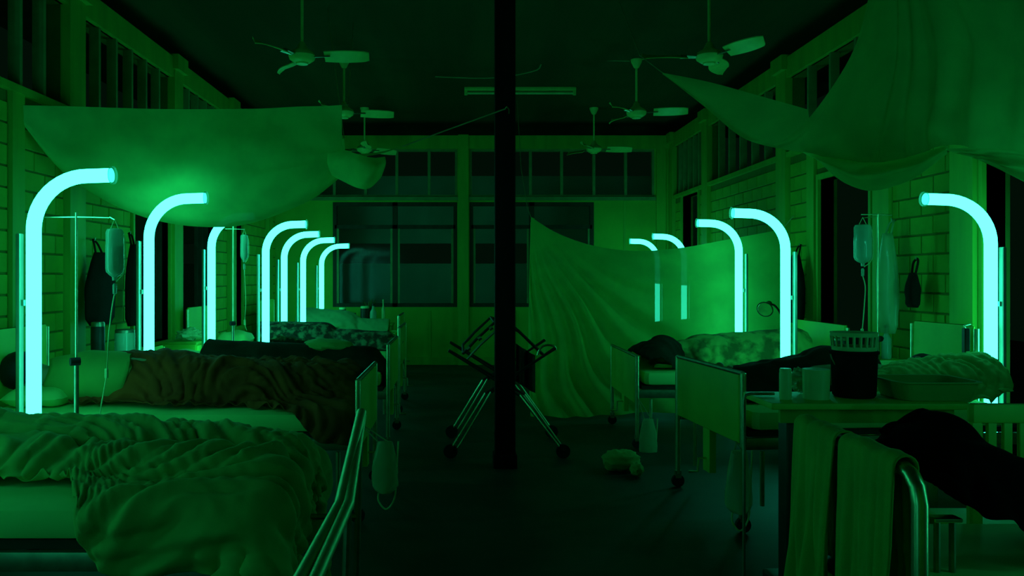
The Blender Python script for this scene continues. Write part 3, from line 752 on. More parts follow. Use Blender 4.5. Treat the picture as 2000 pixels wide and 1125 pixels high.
loft([[(640, 300, 6.36), (672, 293, 6.30), (700, 302, 6.15), (730, 308, 6.15), (752, 306, 6.3)],
      [(640, 318, 6.36), (672, 315, 6.22), (700, 322, 6.08), (732, 328, 6.05), (754, 318, 6.25)],
      [(645, 335, 6.40), (672, 343, 6.25), (700, 352, 6.10), (728, 348, 6.1), (750, 332, 6.25)],
      [(650, 343, 6.48), (672, 355, 6.40), (700, 368, 6.3), (722, 368, 6.3), (742, 348, 6.35)],
      [(660, 330, 6.7), (680, 340, 6.7), (705, 350, 6.7), (722, 345, 6.7), (745, 325, 6.6)]], 34, 26, 'net_dense', 'net_corner', nl, foldF)
loft([[(668, 300, 6.55), (700, 306, 6.45), (745, 300, 6.35), (790, 284, 6.22)], [(668, 292, 6.75), (700, 300, 6.6), (745, 296, 6.4), (792, 283, 6.22)]], 16, 6, 'net_dark', 'gathered_end', nl)
MB().tube([P(786, 286, 6.22), P(870, 255, 6.1), P(988, 212, 5.94)], .005, 6).build('tie_string', 'string', nl)
MB().tube([P(668, 206, 6.35), P(680, 204, 6.6), (PX(690, 8.0), 8.0, CZ)], .004, 6).build('tie_string', 'string', nl)
MB().tube([P(672, 270, 6.8), (PX(640, 7.6), 7.6, CZ)], .004, 6).build('tie_string', 'string', nl)
# right: large net gathered at a point above the frame
nr = thing('mosquito_net', P(1730, -30, 4.2), 'large mosquito net gathered high on the right and swept aside', 'net', 'mosquito nets')
def foldR(u, v, p):
    a = .11 * (.15 + v) * (1 - .55 * v * v)
    s = math.sin(u * 46 + 3.0 * nz3(u * 4, v * 1.2)) * (.45 + .55 * abs(nz3(u * 7, v * .6, 5)) * 2)
    return (.15 * a * s, -a * s * .55, 0)
loft([[(1704, -40, 4.25), (1722, -40, 4.1), (1745, -40, 4.05), (1775, -40, 4.1), (1810, -45, 4.25), (1900, -55, 4.5), (2080, -60, 4.62)],
      [(1668, 95, 4.4), (1700, 100, 4.2), (1740, 105, 4.05), (1790, 105, 4.05), (1850, 95, 4.2), (1940, 70, 4.4), (2070, 60, 4.58)],
      [(1602, 205, 4.5), (1655, 215, 4.3), (1715, 220, 4.1), (1780, 215, 4.1), (1850, 195, 4.2), (1930, 170, 4.4), (2065, 180, 4.55)],
      [(1548, 262, 4.6), (1620, 275, 4.4), (1700, 285, 4.2), (1775, 270, 4.15), (1840, 245, 4.25), (1930, 235, 4.4), (2060, 250, 4.5)],
      [(1505, 284, 4.7), (1600, 305, 4.5), (1700, 318, 4.3), (1780, 305, 4.2), (1846, 284, 4.25), (1930, 292, 4.4), (2060, 312, 4.45)]],
     120, 44, 'net_dark', 'net_curtain', nr, foldR)
loft([[(1294, 142, 5.6), (1380, 160, 5.4), (1480, 188, 5.2), (1578, 214, 4.95)],
      [(1294, 144, 5.6), (1375, 180, 5.3), (1470, 222, 5.05), (1580, 240, 4.8)],
      [(1294, 145, 5.6), (1372, 200, 5.3), (1462, 262, 5.0), (1570, 275, 4.72)],
      [(1296, 146, 5.6), (1375, 207, 5.32), (1450, 267, 5.08), (1520, 290, 4.72)]], 40, 18, 'net_dark', 'net_corner', nr,
     lambda u, v, p: (0, -.02 * math.sin(v * 9 + u * 2) * math.sin(PI * u), 0))
def foldB(u, v, p):
    a = .035 * math.sin(PI * v) * math.sin(PI * u); return (0, -a * math.sin(v * 14 + u * 5 + 2 * nz3(u * 4, v * 3)), a * .4)
loft([[(1560, 292, 4.62), (1640, 305, 4.45), (1710, 312, 4.34), (1790, 300, 4.26), (1852, 284, 4.26)],
      [(1580, 305, 4.55), (1640, 332, 4.33), (1705, 346, 4.22), (1780, 332, 4.16), (1850, 292, 4.2)],
      [(1592, 308, 4.6), (1638, 350, 4.45), (1700, 376, 4.35), (1775, 356, 4.28), (1850, 300, 4.28)],
      [(1600, 305, 4.8), (1650, 335, 4.75), (1705, 350, 4.7), (1775, 335, 4.6), (1848, 296, 4.4)]], 50, 30, 'net_dense', 'net_belly', nr, foldB)
loft([[(1838, 290, 4.27), (1920, 290, 4.36), (2060, 300, 4.42)], [(1870, 300, 4.30), (1940, 316, 4.34), (2060, 335, 4.38)],
      [(1895, 306, 4.36), (1950, 330, 4.42), (2060, 386, 4.46)]], 26, 16, 'net_dark', 'net_hem', nr, foldB)
MB().tube([P(1297, 144, 5.6), (PX(1250, 6.3), 6.3, 3.1), (PX(1210, 7.4), 7.4, CZ)], .004, 6).build('tie_string', 'string', nr)
MB().tube([P(1745, -38, 4.05), (PX(1745, 4.05), 4.05, CZ)], .006, 6).build('tie_string', 'string', nr)
for q in ((2078, -58, 4.62),):
    MB().tube([P(*q), (RX - .02, 4.8, 3.5)], .005, 6).build('tie_string', 'string', nr)
# sheer net over the bed at the back right
ns = thing('mosquito_net', (PX(1037, 8.25), 8.25, 0), 'sheer mosquito net over the bed at the back right', 'net', 'mosquito nets')
topE = [(1037, 424, 8.3), (1090, 456, 8.28), (1160, 480, 8.3), (1240, 490, 8.3), (1330, 484, 8.3), (1420, 468, 8.3), (1528, 448, 8.35)]
def foldS(u, v, p):
    # pleats that radiate from the tied corner
    ang = math.atan2(v * 1.0 + .02, u * 1.6 + .02)
    a = .05 * min(1, 3 * v) * min(1, (u + v) * 1.5) * (1 - .5 * u)
    s = math.sin(ang * 34 + nz3(u * 3, v * 3) * 2.5)
    return (0, -a * s, 0)
loft([topE,
      [(1034, 520, 8.28), (1100, 540, 8.2), (1170, 555, 8.2), (1250, 560, 8.22), (1335, 556, 8.25), (1425, 545, 8.28), (1532, 530, 8.3)],
      [(1032, 650, 8.22), (1110, 655, 8.12), (1180, 658, 8.12), (1260, 660, 8.16), (1340, 660, 8.2), (1430, 655, 8.22), (1535, 650, 8.25)],
      [(1034, 760, 8.15), (1100, 765, 8.02), (1170, 765, 8.05), (1260, 765, 8.1), (1345, 765, 8.12), (1435, 765, 8.15), (1540, 765, 8.18)],
      [(1036, 812, 8.12), (1110, 815, 7.96), (1170, 812, 8.0), (1260, 806, 8.06), (1345, 806, 8.1), (1435, 806, 8.12), (1542, 806, 8.15)]],
     110, 60, 'net_sheer', 'net_front', ns, foldS)
loft([topE, [(1048, 450, 9.1), (1110, 490, 9.2), (1170, 515, 9.2), (1250, 528, 9.2), (1340, 528, 9.2), (1430, 508, 9.2), (1520, 490, 9.2)],
      [(1058, 470, 10.0), (1120, 515, 10.1), (1180, 538, 10.1), (1250, 549, 10.1), (1350, 556, 10.1), (1430, 545, 10.1), (1510, 520, 10.1)]],
     50, 20, 'net_sheer', 'net_roof', ns, lambda u, v, p: (0, 0, .02 * math.sin(v * 12) * math.sin(PI * u)))
loft([[(1037, 424, 8.3), (1048, 450, 9.1), (1058, 470, 10.0)], [(1034, 620, 8.24), (1046, 610, 9.1), (1058, 600, 10.0)], [(1036, 812, 8.12), (1046, 780, 9.1), (1058, 755, 10.0)]],
     24, 24, 'net_sheer', 'net_side', ns, lambda u, v, p: (.03 * math.sin(u * 20), 0, 0))
MB().tube([P(1037, 424, 8.3), P(1030, 405, 8.6), P(1018, 330, 10.4), (PX(1010, 11.5), 11.5, CZ)], .004, 6).build('tie_string', 'string', ns)
MB().tube([P(1528, 448, 8.35), (RX - .06, 8.1, 2.0)], .004, 6).build('tie_string', 'string', ns)

# ------------------------------------------------------------------ IV stands
def iv_stand(px, Y, topy, bar, bottle_px, bottle_y, label, blabel, tube_pts, base=True):
    x = PX(px, Y); zt = PZ(topy, Y)
    r = thing('iv_stand', (x, Y, 0), label, 'iv stand', 'drip stands by the beds')
    MB().tube([(x, Y, .06), (x, Y, .95)], .013, 10).build('lower_pole', 'steel', r)
    MB().tube([(x, Y, .90), (x, Y, zt)], .007, 10).build('upper_pole', 'chrome', r)
    MB().tube([(x - .018, Y - .03, .95), (x + .02, Y + .0, .95)], .022, 10).build('clamp_knob', 'rubber', r)
    zb = PZ(bar[2], Y); x0, x1 = PX(bar[0], Y), PX(bar[1], Y)
    MB().tube(bez([(x0, Y, zb), (x, Y, zb), (x1, Y, zb - .005)], 8), .004, 8).build('hanger_bar', 'chrome', r)
    for k in range(4):
        a = PI / 4 + k * PI / 2
        l = MB().tube([(x, Y, .08), (x + .11 * math.cos(a), Y + .11 * math.sin(a), .045)], .011, 8).build('base_leg', 'steel', r)
        MB().ball((x + .115 * math.cos(a), Y + .115 * math.sin(a), .022), .022, .022, .022, 10, 6).build('caster', 'rubber', l)
    # bottle
    bx_ = PX(bottle_px, Y); z1 = PZ(bottle_y[0], Y); z0 = PZ(bottle_y[1], Y); h = z1 - z0; rr = bottle_y[2] * Y / F
    b = thing('drip_bottle', (bx_, Y, z0), blabel, 'drip bottle', 'drip bottles on the stands')
    MB().lathe([(.012, 0), (.014, .07 * h), (rr * .62, .11 * h), (rr * .9, .16 * h), (rr, .23 * h), (rr, h * .68), (rr * .96, h * .70), (rr * .98, h * .92), (rr * .85, h * .98), (rr * .5, h)], (bx_, Y, z0), 20).build('bottle_shell', 'clear', b)
    MB().lathe([(.008, h * .10), (rr * .7, h * .16), (rr * .92, h * .24), (rr * .92, h * .66)], (bx_, Y, z0), 20).build('fluid', 'clear', b)
    MB().tube([(bx_ - rr * .5, Y, z1 - .01), (bx_, Y, z1 + .05), (bx_ + rr * .5, Y, z1 - .01)], .003, 6).build('hang_loop', 'plastic_white', b)
    MB().tube([(bx_, Y, z1 + .045), (x1, Y, zb)], .003, 6).build('hook', 'chrome', b)
    MB().tube(bez([(bx_ + rr * .8, Y, z1 - .03), (bx_ + rr * 1.15, Y, z1 - .06), (bx_ + rr * 1.15, Y, z0 + .06), (bx_ + .01, Y, z0 - .005)], 14), .003, 6).build('vent_tube', 'plastic_white', b)
    MB().lathe([(.004, 0), (.010, .006), (.011, .05), (.006, .06)], (bx_, Y, z0 - .075), 10).build('drip_chamber', 'clear', b)
    t = [P(*q) for q in tube_pts]
    ln = MB().tube(bez([Vector((bx_, Y, z0 - .07))] + t, 40), .0036, 6).build('drip_line', 'plastic_white', b)
    q = t[len(t) // 2]; MB().box(q.x - .009, q.x + .009, q.y - .008, q.y + .008, q.z - .025, q.z + .03, .004).build('roller_clamp', 'plastic_white', ln)
iv_stand(149, 4.35, 415, (84, 214, 424), 224, (446, 548, 17), 'tall drip stand beside the nearest left lamp', 'clear drip bottle hanging beside the nearest left lamp',
         [(219, 600, 4.38), (212, 660, 4.42), (208, 730, 4.5), (198, 790, 4.58), (192, 832, 4.64)])
iv_stand(455, 7.88, 440, (440, 478, 447), 477, (458, 512, 7.5), 'far drip stand between the third and fourth left lamps', 'small drip bottle between the third and fourth left lamps',
         [(478, 545, 8.05), (480, 590, 8.1), (478, 630, 8.2), (482, 645, 8.44)])
iv_stand(1715, 5.92, 418, (1682, 1742, 419), 1685, (438, 520, 16.5), 'drip stand by the dark doorway on the right', 'round ended drip bottle in front of the dark doorway',
         [(1690, 560, 5.9), (1688, 600, 5.86), (1684, 650, 5.8), (1682, 690, 5.7)])

# ------------------------------------------------------------------ things on the walls
def hang_bag(c, w_, h, d, m, label, name='hanging_bag', cat='bag', parts=True, pinch=.35):
    """cloth or plastic bag hanging from a wall hook; c = hook point (top), in the wall's plane x = const; sgn in d"""
    x, y, z = c; n = 22; S = 20; v = []; f = []
    sd = random.randint(0, 99)
    for i in range(n + 1):
        t = i / n
        ww = w_ * (pinch + (1 - pinch) * math.sin(PI / 2 * min(1, t * 1.7))) * (1 if t < .92 else 1 - (t - .92) * 3)
        dd = abs(d) * (.35 + .65 * math.sin(PI * min(1, .1 + t * .75))) * (1 if t < .92 else .8)
        for k in range(S):
            a = 2 * PI * k / S; q = 1 + .10 * mn.noise(Vector((math.cos(a) * 2 + sd, math.sin(a) * 2, t * 4)))
            v.append((x + math.copysign(abs(d) * .55, d) + dd * .5 * math.cos(a) * q, y + ww / 2 * math.sin(a) * q, z - .10 * (h > .3) - (h - .10 * (h > .3)) * t))
    for i in range(n):
        for k in range(S): f.append((i * S + k, i * S + (k + 1) % S, (i + 1) * S + (k + 1) % S, (i + 1) * S + k))
    f.append(tuple(range(S - 1, -1, -1))); f.append(tuple(range(n * S, (n + 1) * S)))
    r = thing(name, (x, y, z - h), label, cat)
    MB().add(v, f).build('body', m, r, smooth=80)
    for s in (-1, 1):
        MB().tube(bez([(x + d * .5, y + s * w_ * pinch * .4, z - .12), (x + d * .3, y + s * .03, z - .03), (x + d * .15, y, z)], 8), .008, 6).build('handle', m, r)
    MB().tube([(x, y, z - .005), (x + d * .25, y, z - .005), (x + d * .28, y, z + .015)], .005, 6).build('wall_hook', 'steel', r)
    return r
def wy(px, X): return X * F / (px - VX)
hang_bag((LX + .07, wy(158, LX), PZ(468, wy(158, LX))), .44, .66, .15, 'black_cloth', 'large black bag hanging on the left wall beside the drip bottle')
hang_bag((LX + .07, wy(233, LX), PZ(455, wy(233, LX))), .30, .80, .10, 'black_cloth', 'long black coat hanging on the left wall by the second lamp', 'hanging_coat', 'coat', pinch=.25)
hang_bag((RX - .07, wy(1582, RX), PZ(478, wy(1582, RX))), .34, .75, -.12, 'black_cloth', 'long dark bag hanging beside the dark doorway on the right')
hang_bag((RX - .07, wy(1768, RX), PZ(430, wy(1768, RX))), .26, .85, -.12, 'bag', 'long clear plastic bag hanging on the right wall')
hang_bag((RX - .07, wy(1814, RX), PZ(505, wy(1814, RX))), .16, .35, -.08, 'black_cloth', 'small dark pouch hanging low beside the clear plastic bag')
# dark curtains in the left openings and a pale triangular drape
def curtain(x, y0, y1, z0, z1, m, label, n=9):
    nu = 40; v = []; f = []
    for i in range(nu + 1):
        u = i / nu
        for z in (z0, z1): v.append((x + .025 * math.sin(u * n * 2 * PI / 2), y0 + (y1 - y0) * u, z))
    for i in range(nu): f.append((2 * i, 2 * i + 2, 2 * i + 3, 2 * i + 1))
    o = MB().add(v, f).build('curtain', m, smooth=80); tag(o, label, 'curtain', 'curtains in the window openings')
curtain(LX - .06, 8.0, 8.22, .78, 2.2, 'dark_blanket', 'narrow dark curtain in the near left window opening', 3)
curtain(LX - .06, 9.25, 9.72, .78, 2.2, 'dark_blanket', 'dark curtain in the second left window opening', 5)

# ------------------------------------------------------------------ bedside things
def cabinet(x0, x1, y0, y1, zt, label, face=1):
    r = thing('bedside_cabinet', ((x0 + x1) / 2, (y0 + y1) / 2, 0), label, 'cabinet', 'bedside cabinets')
    MB().box(x0, x1, y0, y1, .06, zt - .02).build('body', 'board', r)
    MB().box(x0 - .015, x1 + .015, y0 - .015, y1 + .015, zt - .02, zt, .005).build('top', 'wood_paint', r)
    xf = x1 if face > 0 else x0
    d = MB().box(min(xf, xf + face * .015), max(xf, xf + face * .015), y0 + .015, y1 - .015, .09, zt * .62, .003).build('door', 'board', r)
    MB().ball((xf + face * .022, y1 - .05, zt * .4), .010, .010, .010, 8, 6).build('knob', 'chrome', d)
    d = MB().box(min(xf, xf + face * .015), max(xf, xf + face * .015), y0 + .015, y1 - .015, zt * .64, zt - .035, .003).build('drawer', 'board', r)
    MB().ball((xf + face * .022, (y0 + y1) / 2, zt * .8), .010, .010, .010, 8, 6).build('knob', 'chrome', d)
    for a in (x0 + .03, x1 - .03):
        for b in (y0 + .03, y1 - .03): MB().lathe([(.015, 0), (.018, .06)], (a, b, 0), 10).build('foot', 'rubber', r)
    return r
cabinet(-2.88, -2.46, 6.05, 6.42, .80, 'cabinet at the left wall between the brown and dark blanket beds')
cabinet(-2.88, -2.50, 7.72, 8.05, .78, 'cabinet at the left wall behind the third lamp')
cabinet(2.78, 3.28, 6.08, 6.40, .78, 'cabinet at the right wall behind the drip stand', -1)
cabinet(2.90, 3.28, 7.82, 8.06, .74, 'cabinet at the right wall behind the pale mottled blanket', -1)
def jar(c, r, h, m, label, lid='steel', name='jar', cat='jar', group='jars and bottles by the beds', neck=False):
    t = thing(name, c, label, cat, group)
    if neck:
        MB().lathe([(r * .9, 0), (r, .01), (r, h * .58), (r * .4, h * .74), (r * .34, h * .9)], c, 16).build('body', m, t)
        MB().lathe([(r * .42, h * .88), (r * .42, h)], c, 12).build('cap', lid, t)
    else:
        MB().lathe([(r * .92, 0), (r, .012), (r, h * .84), (r * .92, h * .88)], c, 18).build('body', m, t)
        MB().lathe([(r * .96, h * .87), (r * .96, h * .97), (r * .85, h)], c, 18).build('lid', lid, t)
    return t
jar((-2.55, 6.22, .80), .075, .20, 'clear', 'wide jar on the cabinet beside the long black coat')
jar((-2.72, 6.14, .80), .05, .26, 'dark_metal', 'dark flask behind the wide jar', name='flask', cat='flask')
def crumple(c, rx, ry, rz, m, label, name, cat, amp=.35, seed=0):
    o = MB().ball(c, rx, ry, rz, 26, 18, lambda d: 1 + amp * mn.noise(d * 2.6 + Vector((seed, 0, 0))) + amp * .5 * mn.noise(d * 6 + Vector((seed, 3, 0)))).build(name, m, smooth=50)
    mz = min(v.co.z for v in o.data.vertices)
    for v in o.data.vertices: v.co.z += (c[2] - rz) - mz
    return tag(o, label, cat)
crumple((-2.62, 7.9, .83), .12, .13, .05, 'bag', 'crumpled clear plastic bag on the cabinet behind the third lamp', 'plastic_bag', 'bag', .5, 2)
jar((2.86, 6.18, .78), .06, .16, 'dark_metal', 'dark tin on the cabinet behind the drip stand', name='tin', cat='tin')
jar((3.20, 6.16, .78), .035, .26, 'clear', 'clear bottle on the cabinet behind the drip stand', lid='dark_metal', name='bottle', cat='bottle', neck=True)
crumple((3.03, 6.27, .87), .13, .09, .09, 'black_cloth', 'dark bundle heaped on the cabinet behind the drip stand', 'cloth_bundle', 'bundle', .4, 5)
# far table of bottles by the back window
t = thing('side_table', (-1.5, 12.45, 0), 'low table of bottles under the left back window', 'table')
MB().box(-2.0, -1.02, 12.25, 12.66, .66, .69, .006).build('top', 'wood_paint', t)
for a in (-1.96, -1.06):
    for b in (12.29, 12.62): MB().box(a - .02, a + .02, b - .02, b + .02, 0, .66).build('leg', 'wood_paint', t)
for i, (px, r, h, m, nk, lab) in enumerate([(652, .05, .20, 'clear', False, 'squat pale jar leftmost on the far table'), (668, .055, .24, 'dark_metal', False, 'dark tin on the far table beside the squat jar'),
                                            (688, .06, .16, 'plastic_white', False, 'pale tub on the far table'), (712, .07, .26, 'dark_metal', False, 'dark flask in the middle of the far table'),
                                            (729, .05, .30, 'clear', True, 'clear bottle on the far table before the leafy cutting'), (748, .028, .36, 'plastic_white', True, 'slim pale bottle rightmost on the far table')]):
    jar((PX(px, 12.4), 12.4 + .05 * (i % 2), .69), r, h, m, lab, 'plastic_white' if i % 2 else 'dark_metal', 'bottle' if nk else 'jar', 'bottle' if nk else 'jar', 'jars and bottles by the beds', nk)
pl = thing('leafy_cutting', (PX(720, 12.55), 12.59, .69), 'leafy cutting standing in a pot on the far table', 'plant')
c = Vector((PX(720, 12.55), 12.59, .69))
MB().lathe([(.04, 0), (.055, .10), (.05, .10)], c, 14).build('pot', 'dark_metal', pl)
for k in range(14):
    a = k * 2.4; L_ = .18 + .10 * random.random(); tip = c + Vector((math.cos(a) * .14, math.sin(a) * .08, .10 + L_))
    base = c + Vector((0, 0, .09)); mid = (base + tip) / 2 + Vector((0, 0, .05)); s = Vector((-math.sin(a), math.cos(a), 0)) * .022
    MB().add([base, mid - s, tip, mid + s], [(0, 1, 2, 3)]).build('leaf', 'leaf', pl, smooth=0)
# black desk lamp beside the right bed
dl = thing('desk_lamp', (PX(1520, 7.95), 7.98, .74), 'black gooseneck desk lamp beside the pale mottled blanket', 'lamp')
q = Vector((3.0, 7.94, .74))
dl.location = q
MB().lathe([(.08, 0), (.08, .015), (.02, .03)], q, 18).build('base', 'dark_metal', dl)
hd = P(1496, 600, 7.85)
MB().tube(bez([q + Vector((0, 0, .02)), P(1532, 640, 7.93), P(1524, 612, 7.92), P(1512, 596, 7.90), hd + Vector((.03, .03, .02))], 20), .010, 8).build('gooseneck', 'dark_metal', dl)
ax = Vector((-.55, -.75, -.35)).normalized(); p0 = hd + Vector((.05, .05, .035))
MB().tube([p0, p0 + ax * .05, p0 + ax * .09, p0 + ax * .15], [.028, .032, .05, .078], 20, True).build('shade', 'dark_metal', dl)
MB().tube([p0 + ax * .148, p0 + ax * .153], [.070, .066], 20).build('reflector', 'chrome', dl)

# ------------------------------------------------------------------ over-bed table on the right and what stands on it
TY0, TY1, TZ = 3.46, 3.82, PZ(788, 3.46)
tx0, tx1 = PX(1508, TY0), PX(1898, TY0)
t = t_long = thing('overbed_table', ((tx0 + tx1) / 2, (TY0 + TY1) / 2, 0), 'long narrow table crowded with basin, bucket and cups', 'table')
MB().box(tx0, tx1, TY0, TY1, TZ - .028, TZ, .006).build('top', 'board', t)
MB().box(tx0 + .05, tx1 - .05, TY0 + .04, TY0 + .06, TZ - .09, TZ - .03).build('apron', 'wood_paint', t)
lgx = PX(1550, TY0 + .1)
MB().box(lgx - .045, lgx + .045, TY0 + .06, TY0 + .16, .05, TZ - .09, .006).build('pedestal', 'dark_metal', t)
MB().box(lgx - .05, lgx + .05, TY0 + .02, TY1 - .02, 0, .05, .01).build('foot', 'dark_metal', t)
MB().box(tx1 - .12, tx1 - .07, TY0 + .12, TY0 + .18, .05, TZ - .03, .005).build('end_leg', 'steel', t)
MB().box(tx1 - .15, tx1 - .05, TY0 + .02, TY1 - .02, 0, .05, .01).build('foot', 'dark_metal', t)
YB = 3.62
def onT(px, Y=YB): return Vector((PX(px, Y), Y, TZ))
jar(onT(1534, 3.58), .026, .135, 'plastic_white', 'slim white bottle leftmost on the long narrow table', 'plastic_white', 'bottle', 'bottle', 'jars and bottles by the beds')
o = MB().lathe([(.018, 0), (.055, 0), (.057, .13), (.018, .13), (.018, 0)], onT(1594, 3.6), 24).build('toilet_roll', 'plastic_white'); tag(o, 'thick white paper roll standing on the long narrow table', 'paper roll')
crumple((PX(1562, 3.74), 3.74, TZ + .05), .05, .05, .05, 'bag', 'crumpled clear wrapper between bottle and paper roll', 'wrapper', 'wrapper', .4, 9)
bk = thing('bucket', onT(1668, 3.66), 'black bucket on the long narrow table beside the paper roll', 'bucket')
MB().lathe([(.082, 0), (.09, .01), (.098, .19), (.104, .195), (.104, .205), (.096, .207)], onT(1668, 3.66), 26).build('body', 'black_cloth', bk)
MB().tube(arc(onT(1668, 3.66) + Vector((0, 0, .19)), .104, PI, 2 * PI, 14, Vector((1, 0, 0)), Vector((0, .35, .9))), .004, 6).build('handle', 'steel', bk)
cp = thing('slotted_basket', onT(1668, 3.66) + Vector((0, 0, .207)), 'white slotted plastic basket on top of the black bucket', 'basket')
bc = onT(1668, 3.66) + Vector((0, 0, .208))
MB().lathe([(.085, 0), (.092, 0), (.094, .018), (.087, .018), (.085, 0)], bc, 24).build('base_ring', 'plastic_white', cp)
MB().lathe([(.092, .062), (.098, .062), (.100, .08), (.094, .08), (.092, .062)], bc, 24).build('rim', 'plastic_white', cp)
for k in range(22):
    a = 2 * PI * k / 22; d = Vector((math.cos(a), math.sin(a), 0))
    MB().tube([bc + d * .091 + Vector((0, 0, .014)), bc + d * .096 + Vector((0, 0, .066))], .005, 5).build('slat', 'plastic_white', cp)
bs = thing('plastic_basin', onT(1805, 3.64), 'shallow square green basin on the right end of the long table', 'basin')
def rrect(cx, cy, hx, hy, z, rad, n=5):
    out = []
    for (sx, sy, a0) in ((1, 1, 0), (-1, 1, PI / 2), (-1, -1, PI), (1, -1, 1.5 * PI)):
        for i in range(n + 1):
            a = a0 + PI / 2 * i / n; out.append((cx + sx * (hx - rad) + rad * math.cos(a), cy + sy * (hy - rad) + rad * math.sin(a), z))
    return out
b0 = onT(1805, 3.64); rings = [rrect(b0.x, b0.y, .15, .12, TZ + .002, .04), rrect(b0.x, b0.y, .175, .14, TZ + .075, .05), rrect(b0.x, b0.y, .188, .152, TZ + .078, .055),
                              rrect(b0.x, b0.y, .188, .152, TZ + .083, .055), rrect(b0.x, b0.y, .170, .136, TZ + .083, .048), rrect(b0.x, b0.y, .145, .115, TZ + .010, .04)]
n = len(rings[0]); v = [p for r in rings for p in r]; f = [(i * n + k, i * n + (k + 1) % n, (i + 1) * n + (k + 1) % n, (i + 1) * n + k) for i in range(5) for k in range(n)]
f += [tuple(range(n - 1, -1, -1)), tuple(range(5 * n, 6 * n))]
MB().add(v, f).build('bowl', 'green_sheet', bs)

# ------------------------------------------------------------------ white plastic chair
cx0, cx1, cy = 1.93, 2.40, 3.10
ch = thing('plastic_chair', ((cx0 + cx1) / 2, cy + .2, 0), 'pale plastic chair with slatted back in front of the long table', 'chair')
zt = PZ(797, cy) + .015; zs = .43
MB().box(cx0, cx1, cy, cy + .035, zt - .075, zt, .012).build('top_rail', 'board', ch)
MB().box(cx0 + .04, cx1 - .04, cy + .005, cy + .03, zt - .26, zt - .225, .006).build('lower_rail', 'board', ch)
for a in (cx0, cx1 - .05): MB().box(a, a + .05, cy, cy + .035, 0, zt - .07, .008).build('back_leg', 'board', ch)
for k in range(6):
    x = cx0 + .07 + k * (cx1 - cx0 - .17) / 5; MB().box(x, x + .035, cy + .008, cy + .026, zt - .23, zt - .07, .003).build('back_slat', 'board', ch)
MB().box(cx0, cx1, cy + .03, cy + .34, zs - .03, zs, .01).build('seat', 'board', ch)
for a in (cx0, cx1 - .05): MB().box(a, a + .04, cy + .30, cy + .34, 0, zs - .03, .006).build('front_leg', 'board', ch)

# ------------------------------------------------------------------ towels over the chrome foot rail
def towel(y0, y1, front, back, label, sd, m='towel'):
    X0 = 1.25; z0 = .885; rr = .03; nu, nvv = 46, 60; v = []; f = []
    path = []
    for i in range(26): path.append((-rr, -front + front * i / 26, 1 - i / 26))
    for i in range(9):
        a = PI - PI * i / 8; path.append((rr * math.cos(a), rr * math.sin(a), 0))
    for i in range(1, 26): path.append((rr, -back * i / 25, i / 25))
    for i in range(nu):
        u = i / (nu - 1)
        for (dx, dz, t) in path:
            fold = (.022 * math.sin(u * 13 + sd + 2.0 * t) + .012 * math.sin(u * 29 + sd * 2) + .03 * nz3(u * 3, t * 2, sd)) * (.15 + t)
            yy = y0 + (y1 - y0) * (u + (.5 - u) * .10 * t) + .02 * t * math.sin(sd)
            s = -1 if dx <= 0 else 1
            v.append((X0 + dx + s * (abs(fold) * .9 + .02 * t), yy, z0 - .022 + dz + .008 * nz3(u * 5, sd, 2)))
    n = len(path)
    for i in range(nu - 1):
        for j in range(n - 1): f.append((i * n + j, (i + 1) * n + j, (i + 1) * n + j + 1, i * n + j + 1))
    o = MB().add(v, f).build('towel', m, smooth=80); s = o.modifiers.new('thickness', 'SOLIDIFY'); s.thickness = .007
    tag(o, label, 'towel', 'towels on the chrome rail')
towel(2.66, 2.98, .66, .45, 'long green towel farther from the camera on the chrome rail', 1.0)
towel(2.30, 2.63, .74, .5, 'wide green towel nearer the camera on the chrome rail', 2.7)

# ------------------------------------------------------------------ folded stretcher trolley behind the column
st = thing('stretcher_trolley', (.32, 6.6, 0), 'chrome stretcher trolley with crossed legs behind the black column', 'trolley')
for k, Y in enumerate((6.3, 7.1)):
    for (a, b, c_) in (((884, 872), (948, 768), (1086, 680)), ((1092, 872), (1014, 772), (876, 685))):
        for d in (0, .05):
            A, B_, D_ = [Vector((PX(q[0], 6.3), Y + d, PZ(q[1], 6.3))) for q in (a, b, c_)]
            MB().tube([A + Vector((d * .8, 0, -d * .5)), B_ + Vector((d * .9, 0, 0))], .0085, 8).build('lower_leg', 'chrome', st)
            MB().tube([B_ + Vector((d * .9, 0, 0)), D_], .010, 8).build('upper_leg', 'dark_metal', st)
        wx = PX(a[0] + (-4 if a[0] < 950 else 8), 6.3)
        fk = MB().box(wx - .014, wx + .014, Y - .01, Y + .03, .06, PZ(a[1], 6.3) + .01).build('caster_fork', 'dark_metal', st)
        MB().tube([(wx, Y - .005, .055), (wx, Y + .025, .055)], .055, 16).build('caster_wheel', 'rubber', fk)
for Y in (6.35, 7.15):
    q = [P(905, 690, 6.35), P(930, 663, 6.35), P(966, 630, 6.35), P(1012, 646, 6.35), P(1062, 694, 6.35)]
    MB().tube([Vector((p.x, Y, p.z)) for p in q], .012, 8).build('top_frame', 'dark_metal', st)
    MB().tube([Vector((p.x + .03, Y, p.z - .045)) for p in q[:3]], .009, 8).build('side_bar', 'steel', st)
for px, py in ((905, 690), (966, 630), (1062, 694)):
    p = P(px, py, 6.35); MB().tube([(p.x, 6.35, p.z), (p.x, 7.15, p.z)], .011, 8).build('long_bar', 'dark_metal', st)
MB().tube(bez([P(1050, 694, 6.32), P(1056, 680, 6.32), P(1068, 674, 6.32), P(1082, 676, 6.32), P(1086, 684, 6.32)], 14), .008, 8).build('handle', 'chrome', st)
for k in range(3):
    p, q = P(912 + k * 22, 683 - k * 20, 6.34), P(918 + k * 22, 679 - k * 20, 6.34); MB().tube([p, q], .017, 8).build('collar', 'chrome', st)
rows = []
o = MB()
v = []; f = []
